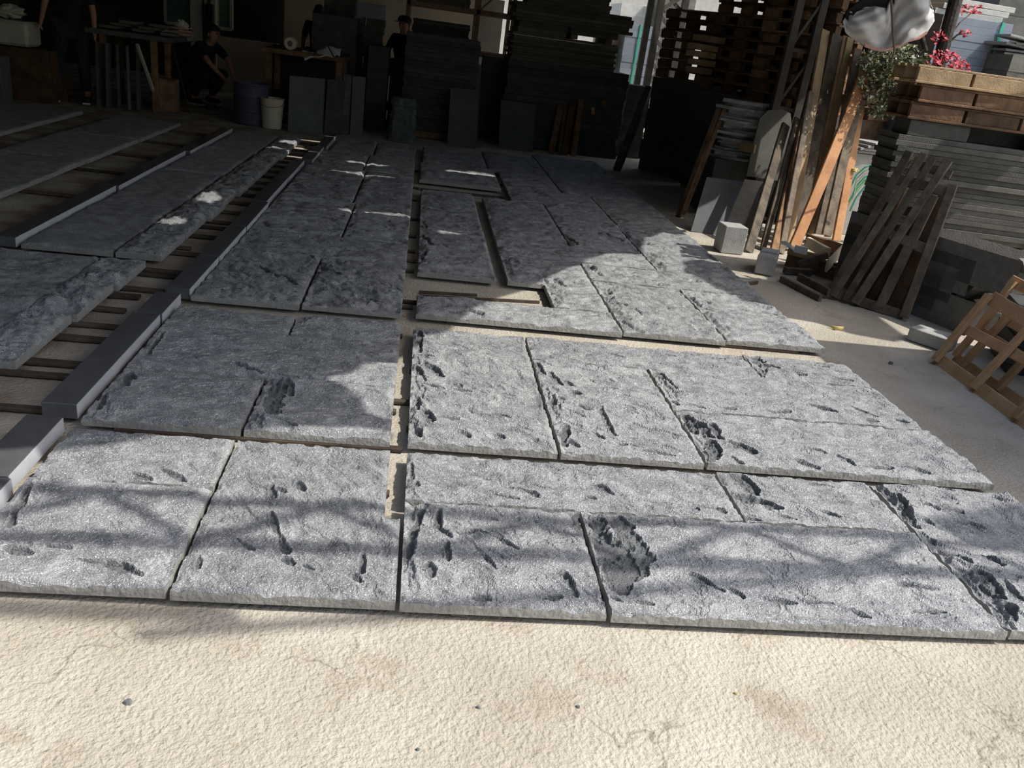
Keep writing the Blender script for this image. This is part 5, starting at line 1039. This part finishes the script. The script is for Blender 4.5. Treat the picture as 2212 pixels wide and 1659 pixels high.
# scrap wood heap
def pxbeam(a, za, bq, zb2, w_, t, name, mk, lab, cat='wood scrap', side=None, group='scrap wood heap', n=3):
    A = G(*a, za); B = G(*bq, zb2); b = MB(); b.beam(A, B, w_, t, side=side, n=n, jit=.05); return tag(b.build(name, M[mk]), lab, cat, group)
pxbeam((1741, 517), .20, (1822, 541), .20, .10, .022, 'wood_scrap', 'wood_brown', 'wide brown plank on edge at the back of the scrap heap', side=(0, 0, 1))
pxbeam((1744, 523), .20, (1788, 547), .18, .04, .09, 'wood_scrap', 'wood_pale', 'pale block of wood in front of the wide brown plank', side=(1, 0, 0))
pxbeam((1832, 527), .24, (1786, 575), .12, .11, .02, 'wood_scrap', 'wood_pale', 'pale broad offcut at the right of the scrap heap')
pxbeam((1726, 570), .10, (1788, 552), .20, .05, .03, 'wood_scrap', 'wood_old', 'grey splintered stick lying across the scrap heap')
pxbeam((1704, 541), .13, (1764, 557), .13, .06, .05, 'wood_scrap', 'wood_tan', 'tan bark-edged piece at the left of the scrap heap')
pxbeam((1716, 537), .19, (1744, 543), .19, .06, .015, 'wood_scrap', 'white', 'flat white piece on top of the scrap heap')
b = MB(); b.tube([G(1686, 524, .20), G(1696, 525, .22), G(1707, 531, .21), G(1716, 541, .16)], [.012, .018, .016, .010], 8, flat=.4); tag(b.build('plastic_strip', M['white']), 'curved white strip sticking out of the scrap heap', 'plastic strip')
pxbeam((1695, 584), .03, (1752, 588), .03, .05, .05, 'wood_scrap', 'wood_old', 'grey block of wood lying before the scrap heap')
pxbeam((1767, 569), .10, (1826, 579), .10, .05, .03, 'wood_scrap', 'wood_brown', 'brown piece with a pale rim under the pale offcut')
pxbeam((1688, 602), .02, (1772, 645), .02, .045, .03, 'wood_scrap', 'wood_old', 'long grey board lying along the foot of the scrap heap')
pxbeam((1725, 598), .05, (1790, 632), .05, .06, .025, 'wood_scrap', 'wood_old', 'second grey board lying behind the long one')
pxbeam((1792, 551), .16, (1806, 553), .16, .06, .06, 'wood_scrap', 'wood_brown', 'small dark cube of wood on the scrap heap')
pxbeam((1700, 560), .05, (1830, 590), .05, .12, .08, 'wood_scrap', 'wood_brown', 'dark beam buried under the scrap heap', side=(0, 0, 1))
pxbeam((1730, 575), .03, (1850, 610), .03, .15, .05, 'wood_scrap', 'wood_brown', 'lowest dark board under the scrap heap')
# green straps
def tangle(pts, r_, mk, lab, name='packing_strap', flat=.25):
    b = MB(); b.tube(pts, r_, 6, flat=flat); return tag(b.build(name, M[mk], smooth=True), lab, 'strap', 'loose green straps')
for i in range(7):
    y0 = 350+i*6; pts = [V(1838+8*math.sin(i), y0+52+i*3, 7.9+.03*i), V(1850, y0+28+i*2, 7.85+.03*i), V(1868, y0+12+i, 7.8+.04*i), V(1890+i, y0+5+i, 7.8+.05*i), V(1905, y0+8, 7.9+.05*i)]
    tangle(pts, .010, ['strap', 'lime', 'white'][i % 3], ORD[i].replace('topmost', 'topmost')+(' from the top' if i else '')+' strap of the tangle right of the upright bundle')
tangle([V(1846, 502, 7.0), V(1852, 480, 7.02), V(1858, 462, 7.05)], .018, 'lime', 'upright lime strap end beside the leaning crate frame')
tangle([V(1843, 520, 6.6), V(1856, 514, 6.6), V(1862, 522, 6.6), V(1855, 535, 6.6)], .018, 'lime', 'curled lime strap behind the leaning crate frame, left one')
tangle([V(1893, 548, 6.3), V(1900, 530, 6.3), V(1908, 535, 6.3), V(1896, 552, 6.3)], .018, 'lime', 'curled lime strap behind the leaning crate frame, right one')
b = MB(); b.tube([V(1858, 434, 7.5), V(1900, 360, 7.4), V(1945, 270, 7.0)], .010, 8); tag(b.build('plastic_pipe', M['strap']), 'thin dark green rod leaning on the stacked slabs', 'rod')
crumple(V(1846, 372, 7.85), .035, 'yellow', 'plastic_scrap', 'yellow scrap on the green strap tangle', 'plastic scrap', 4)
b = MB(); q = V(1875, 470, 8.35); b.box((q.x, 8.7, .42), (.7, .5, .84)); tag(b.build('concrete_block', M['block']), 'concrete block behind the upright bundle and straps', 'stone block')
for i in range(4):
    b = MB(); b.box((q.x+.02*i, 8.62, .86+.03*i), (.66-.05*i, .4, .026), rot=(0, 0, .08*i)); tag(b.build('stone_tile', M['flag']), ['lowest', 'second', 'third', 'top'][i]+' pale broken tile on the concrete block behind the straps', 'stone tile', 'broken tiles behind the straps')

# stacked slabs at the right with pallets on top
Y6 = 6.0; xl_ = xat(1942, 289, Y6); zt = zat(1942, 289, Y6)
n = 18; z0_ = .50; _, z = stack('stone_slab', 'grey slab of the thick pile behind the crate frame', 'stone slab', 'thick pile right of the crate frame', (xl_+.72, Y6+.10), R(-6), 1.4, .36, z0_, [(zt-z0_)/n]*n, 'stack', jit=.014)
for k in range(4):
    b = MB(); b.box((xl_+.25+k*.33, Y6+.12-.03*k, .46), (.1, .34, .08), rot=(0, 0, R(-6)))
    tag(b.build('bearer_timber', M['wood_brown']), ['leftmost', 'second from the left', 'third from the left', 'rightmost'][k]+' dark bearer between thick slab pile and granite steps', 'timber', 'bearers under the thick slab pile')
stack('stone_slab', 'hidden dark slab under the thick pile', 'stone slab', 'hidden slabs under the thick pile', (xl_+.85, Y6+.12), R(-6), 1.2, .34, 0, [.07]*6, 'stackdark')
obox((xl_+.06, Y6+.0, 0), (1, -.06, 0), .46, .25, .11, 'paver_block', 'stack', 'grey paver on the thick pile, below the pallets, left of the dark hollow', 'stone block', z=z+.001)
obox((xl_+1.05, Y6-.08, 0), (1, -.06, 0), .4, .25, .11, 'paver_block', 'stack', 'grey paver on the thick pile at the right edge, below the pallets', 'stone block', z=z+.001)
obox((xl_+.53, Y6+.12, 0), (1, -.06, 0), .5, .12, .11, 'paver_block', 'stackdark', 'dark paver at the back of the hollow below the pallets', 'stone block', z=z+.001)
z += .112
for i in range(3):
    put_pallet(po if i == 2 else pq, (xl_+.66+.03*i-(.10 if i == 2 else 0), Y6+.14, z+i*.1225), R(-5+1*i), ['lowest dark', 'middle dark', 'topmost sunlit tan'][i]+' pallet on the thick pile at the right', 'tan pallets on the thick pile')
# stepped granite pile
cn = V(2174, 584, 5.0); d = Vector((-.37, .93, 0)).normalized(); Lf = 1.25
tops = [.50, .415, .33, .245, .16]; cut = [0, .30, .40, .50, .2]
for i in range(5):
    h = .083 if i < 4 else .15; zb2 = tops[i]-h; p0 = Vector((cn.x, cn.y, 0))+d*cut[i]; L_ = Lf-cut[i]
    obox((p0.x, p0.y, 0)if False else p0, d, L_, -.42, h-.002, 'granite_step', 'stack2', ['top slab of the granite step pile, its sawn end bright in the sun', 'second granite slab of the step pile, set back', 'third granite slab of the step pile, set further back', 'fourth granite slab of the step pile', 'lowest thick granite slab of the step pile'][i], 'stone slab', z=zb2 if i < 4 else 0.0)
# unseen pile outside the right edge, added and sized to shade the yard
stack('stone_slab', 'slab of the unseen pile that shades the yard', 'stone slab', 'pile behind the orange pallets', (4.36, 3.21), R(90), 1.92, .95, 0, [.12]*16, 'stackdark', jit=.01)

stack('stone_slab', 'dark slab low behind the orange pallets', 'stone slab', 'low dark stack behind the orange pallets', (4.0, 4.52), R(66), .5, .55, 0, [.055]*7, 'stackdark', jit=.01)
# leaning crate frame (grey, old)
def frame_on(p0, p1, back, lab, members, name, mk, cat, t=.03, dnorm=0.0):
    p0 = Vector(p0); p1 = Vector(p1); e = (p1-p0).normalized(); bk = Vector((-e.y, e.x, 0)); 
    if bk.dot(Vector((1, .3, 0))) < 0: bk = -bk
    upv = (Vector((0, 0, 1))+bk*back).normalized(); nrm = e.cross(upv).normalized()
    if nrm.dot(CAM-p0) < 0: nrm = -nrm
    r = empty(name, (p0+p1)/2); tag(r, lab, cat)
    for (nm_, a, bq, w_, off) in members:
        P = p0-nrm*off
        A = PL(*a, P, nrm); B = PL(*bq, P, nrm); lo = t/2+.004
        dd = (B-A).normalized(); sd = nrm.cross(dd)
        if A.z < lo: A = A+dd*((lo-A.z)/dd.z) if abs(dd.z) > .2 else A+Vector((0, 0, lo-A.z))
        if B.z < lo: B = B+dd*((lo-B.z)/dd.z) if abs(dd.z) > .2 else B+Vector((0, 0, lo-B.z))
        b = MB(); b.beam(A, B, w_, t, side=sd, n=4, jit=.04); b.build(nm_, M[mk], r)
    return r
p0 = G(1790, 645); p1 = G(1950, 692)
frame_on(p0, p1, .32, 'old grey crate frame leaning in the shade beside the scrap heap', [
    ('rail', (1790, 640), (1965, 328), .055, 0), ('rail', (1800, 640), (1997, 332), .05, 0), ('rail', (1823, 652), (2016, 342), .05, 0), ('rail', (1843, 662), (2049, 346), .06, 0),
    ('rail', (1951, 690), (2059, 400), .06, 0), ('rail', (1893, 678), (2016, 423), .07, .035),
    ('crossbar', (1927, 384), (2056, 417), .07, .035), ('crossbar', (1990, 358), (2055, 378), .06, .035), ('crossbar', (1893, 494), (2003, 540), .07, .035), ('crossbar', (1800, 632), (1952, 682), .07, .035)], 'crate_frame', 'wood_old', 'crate frame')
frame_on(Vector(p0)+Vector((.14, .10, 0)), Vector(p1)+Vector((.14, .10, 0)), .32, 'second dark crate frame right behind the old grey one', [
    ('rail', (1835, 640), (1985, 340), .05, 0), ('rail', (1880, 650), (2030, 380), .05, 0), ('rail', (1925, 672), (2042, 420), .08, 0), ('crossbar', (1880, 440), (2030, 470), .07, .03), ('crossbar', (1850, 600), (1960, 640), .07, .03)], 'crate_frame', 'wood_brown', 'crate frame')
# leaning orange pallets
p0 = G(2015, 785); p1 = G(2212, 928)
frame_on(p0, p1, .45, 'orange slatted pallet leaning at the right edge, nearest the camera', [
    ('rail', (2015, 783), (2137, 637), .055, 0), ('rail', (2098, 842), (2230, 700), .05, 0), ('rail', (2190, 905), (2330, 760), .05, 0),
    ('board', (2024, 777), (2290, 985), .085, .035), ('board', (2084, 709), (2330, 838), .06, .035), ('board', (2142, 645), (2340, 762), .085, .035)], 'slatted_pallet', 'wood_amber', 'slatted pallet', t=.028)
frame_on(Vector(p0)+Vector((.15, .02, 0)), Vector(p1)+Vector((.15, .02, 0)), .45, 'tan slatted pallet behind the orange one at the right edge', [
    ('rail', (2072, 795), (2178, 683), .055, 0), ('rail', (2062, 770), (2160, 655), .05, 0), ('rail', (2150, 845), (2215, 775), .05, 0),
    ('board', (2062, 778), (2290, 930), .07, .03), ('board', (2120, 716), (2330, 850), .06, .03), ('board', (2176, 690), (2330, 770), .07, .03)], 'slatted_pallet', 'wood_amber', 'slatted pallet', t=.028)
frame_on(Vector(p0)+Vector((.32, .25, 0)), Vector(p1)+Vector((.32, .25, 0)), .45, 'third slatted pallet rising behind the tan one at the right edge', [
    ('rail', (2120, 700), (2190, 608), .055, 0), ('board', (2184, 606), (2330, 680), .07, .03), ('board', (2150, 650), (2330, 740), .06, .03)], 'slatted_pallet', 'wood_amber', 'slatted pallet', t=.028)

# ---------------------------------------------------------------- tree trunk, shrub, tarp
tr = empty('small_tree', (G(2010, 380).x, 7.9, 0)); tb = V(2005, 330, 7.9); 
tag(tr, 'small dark tree with green and red leaves behind the upright boards', 'tree')
base = Vector((tb.x-.12, 7.9, 0)); b = MB(); pts = [base, Vector((tb.x-.08, 7.9, .5)), V(2008, 250, 7.9), V(2022, 170, 7.9), V(2040, 90, 7.9), V(2066, -5, 7.9), V(2085, -90, 7.95)]
b.tube(pts, [.085, .07, .06, .058, .06, .06, .04], 12); b.build('trunk', M['bark'], tr)
rr = random.Random(21)
def blob(n, poly_c, rx, ry, Yc, dY, rr):
    out = []
    for _ in range(n):
        a = rr.uniform(0, 2*math.pi); q = math.sqrt(rr.random()); out.append(V(poly_c[0]+rx*q*math.cos(a), poly_c[1]+ry*q*math.sin(a), Yc+rr.uniform(-dY, dY)))
    return out
def leaves(centers, s, mk, name, parent):
    b = MB()
    for c in centers:
        d = Vector((rr.uniform(-1, 1), rr.uniform(-1, 1), rr.uniform(-.6, .8))).normalized(); a = d.orthogonal().normalized(); L_ = s*rr.uniform(.6, 1.3); w2 = L_*.32; n_ = d.cross(a)*L_*.08
        b.add([c-d*L_*.5, c-d*L_*.1+a*w2+n_, c+d*L_*.5, c-d*L_*.1-a*w2+n_, c+n_*-.5], [[0, 1, 4], [1, 2, 4], [2, 3, 4], [3, 0, 4]])
    return b.build(name, M[mk], parent)
br_ = []
for (x, y, Yc) in ((1880, 230, 7.9), (1900, 170, 7.8), (1935, 140, 7.7), (1960, 190, 7.9), (1985, 160, 7.7), (1930, 245, 8.0), (2040, 150, 7.7), (2075, 155, 7.7), (2098, 70, 7.8), (2105, 22, 8.0), (1870, 200, 7.9)):
    e = V(x, y, Yc); st = V(2012, 225, 7.9) if y > 100 else V(2030, 110, 7.9); mid = st.lerp(e, .5)+Vector((0, 0, .06)); b = MB(); b.tube([st, mid, e], [.014, .008, .004], 6); b.build('branch', M['twig'], tr)
g_ = blob(900, (1915, 170), 62, 70, 7.85, .25, rr)+blob(700, (1960, 150), 55, 55, 7.8, .25, rr)+blob(220, (1920, 235), 55, 22, 7.9, .2, rr)+blob(140, (1900, 125), 45, 25, 7.9, .15, rr)
leaves(g_, .050, 'leaf', 'foliage', tr)
rd = blob(230, (2040, 140), 42, 34, 7.75, .15, rr)+blob(90, (2070, 150), 26, 24, 7.75, .1, rr)+blob(60, (2000, 175), 40, 20, 7.75, .1, rr)+blob(40, (2100, 22), 34, 12, 7.95, .1, rr)+blob(30, (2030, 82), 22, 14, 7.8, .1, rr)+blob(18, (2086, 72), 16, 8, 7.8, .05, rr)
leaves(rd, .046, 'leafred', 'red_foliage', tr)
b = MB(); b.tube([V(1962, 0, 7.9), V(1985, 60, 7.85), V(2000, 110, 7.85)], [.03, .025, .02], 8); b.build('branch', M['bark'], tr)
# silver shade net hanging on it
top = [(1840, 20), (1852, 22), (1870, 15), (1888, 14), (1900, 16), (1915, 18), (1925, -5), (1940, -30), (1970, -32), (1995, -15), (2008, 0), (2016, 20)]
bot = [(1820, 46), (1826, 70), (1848, 88), (1868, 98), (1890, 106), (1912, 108), (1926, 104), (1945, 98), (1962, 88), (1985, 82), (2002, 70), (2018, 45)]
NU, NV = 60, 22; vs = []; tx = np.linspace(0, 1, 12)
rr = random.Random(3)
for j in range(NV+1):
    for i in range(NU+1):
        u, v = i/NU, j/NV; a0, a1 = np.interp(u, tx, [p[0] for p in top]), np.interp(u, tx, [p[1] for p in top]); b0, b1 = np.interp(u, tx, [p[0] for p in bot]), np.interp(u, tx, [p[1] for p in bot])
        x, y = a0+(b0-a0)*v, a1+(b1-a1)*v
        lob = abs(math.sin(math.pi*min(u/.55, 1))) if u < .55 else abs(math.sin(math.pi*(u-.55)/.45))
        dep = 7.15-.20*lob*.45*math.sin(math.pi*(.15+.8*v))+.025*math.sin(9*u+5*v)+.02*math.sin(17*u-8*v)+.012*math.sin(31*u+22*v)
        vs.append(V(x, y, dep))
b = MB(); b.add(vs, [[j*(NU+1)+i, j*(NU+1)+i+1, (j+1)*(NU+1)+i+1, (j+1)*(NU+1)+i] for j in range(NV) for i in range(NU)])
tp_ = empty('shade_net', V(1925, 100, 7.7)); tag(tp_, 'silver-grey shade net tied up over the small tree above the boards', 'shade net')
o = b.build('net_sheet', M['tarp'], tp_, smooth=True); sm = o.modifiers.new('t', 'SOLIDIFY'); sm.thickness = .004
b = MB(); sp = [(1822, 44), (1832, 22), (1850, 8), (1880, -12), (1925, -30), (1990, -40), (1990, -12), (1930, 8), (1918, 22), (1900, 20), (1884, 18), (1868, 19), (1850, 26), (1838, 40)]
sv = [V(x, y, 7.13+.02*math.sin(x*.2)) for x, y in sp]; b.add(sv+[v+Vector((0, .03, 0)) for v in sv], [list(range(14)), list(range(27, 13, -1))]+[[(j+1) % 14, j, 14+j, 14+(j+1) % 14] for j in range(14)]); b.build('black_lining', M['black'], tp_)
hp = [V(*p, 7.13-.02) for p in bot[3:11]]; b = MB(); b.tube(hp, .012, 8, flat=.5); b.build('hem', M['hem'], tp_)
b = MB(); b.tube([V(1924, -10, 7.06), V(1927, 30, 7.06), V(1929, 70, 7.06), V(1932, 110, 7.12), V(1925, 135, 7.2)], .010, 8); b.build('cord', M['twig'], tp_)

# ---------------------------------------------------------------- small things on the floor
def pebble(px, py, s, mk, lab, name='stone_chip', cat='stone chip', seed=0, z=0):
    rr = random.Random(seed+int(px)); p = G(px, py, .0); b = MB(); k = 7
    vs = [(p.x+s*rr.uniform(.6, 1.1)*math.cos(2*math.pi*j/k), p.y+s*rr.uniform(.6, 1.0)*math.sin(2*math.pi*j/k), -.003) for j in range(k)]
    vs += [(p.x+(x-p.x)*rr.uniform(.5, .85), p.y+(y-p.y)*rr.uniform(.5, .85), s*rr.uniform(.35, .6)) for x, y, _ in vs]
    b.add(vs, [list(range(k-1, -1, -1)), list(range(k, 2*k))]+[[j, (j+1) % k, k+(j+1) % k, k+j] for j in range(k)]); return tag(b.build(name, M[mk]), lab, cat)
pebble(276, 1518, .012, 'chip', 'grey stone chip lying alone on the pale floor at the lower left')
pebble(1033, 1527, .006, 'chip', 'tiny dark chip on the floor below the square front slab')
pebble(1249, 1526, .006, 'chip', 'tiny dark chip on the floor below the longest front slab')
pebble(1925, 785, .02, 'stack', 'dark stone flake on the shaded yard floor at the right')
pebble(90, 1353, .005, 'flag', 'tiny pale chip on the floor near the left front corner')
pebble(902, 1618, .005, 'chip', 'tiny dark chip close to the bottom edge of the picture')
pebble(1590, 1497, .006, 'yellow', 'small yellow cylinder-like bit on the floor at the lower right', 'yellow_scrap', 'scrap')
b = MB(); p = G(1809, 711); b.tube([p+Vector((-.05, .02, .012)), p+Vector((-.02, -.015, .008)), p+Vector((.03, -.01, .010)), p+Vector((.05, .02, .018))], [.006, .016, .014, .004], 8, flat=.35); tag(b.build('dry_leaf', M['yellow'], smooth=True), 'curled yellowish leaf on the sunlit yard floor right of the layout', 'leaf')
b = MB(); b.beam(G(975, 1322, .008), G(1012, 1326, .008), .022, .016, n=3, jit=.06); tag(b.build('wood_splinter', M['wood_old']), 'grey wood splinter poking out below the square front slab', 'wood scrap')
b = MB(); b.beam(G(1610, 614, .01), G(1636, 610, .01), .03, .016, n=2, jit=.05); tag(b.build('wood_splinter', M['batten']), 'dark short stick on the floor at the right edge of the third course', 'wood scrap')
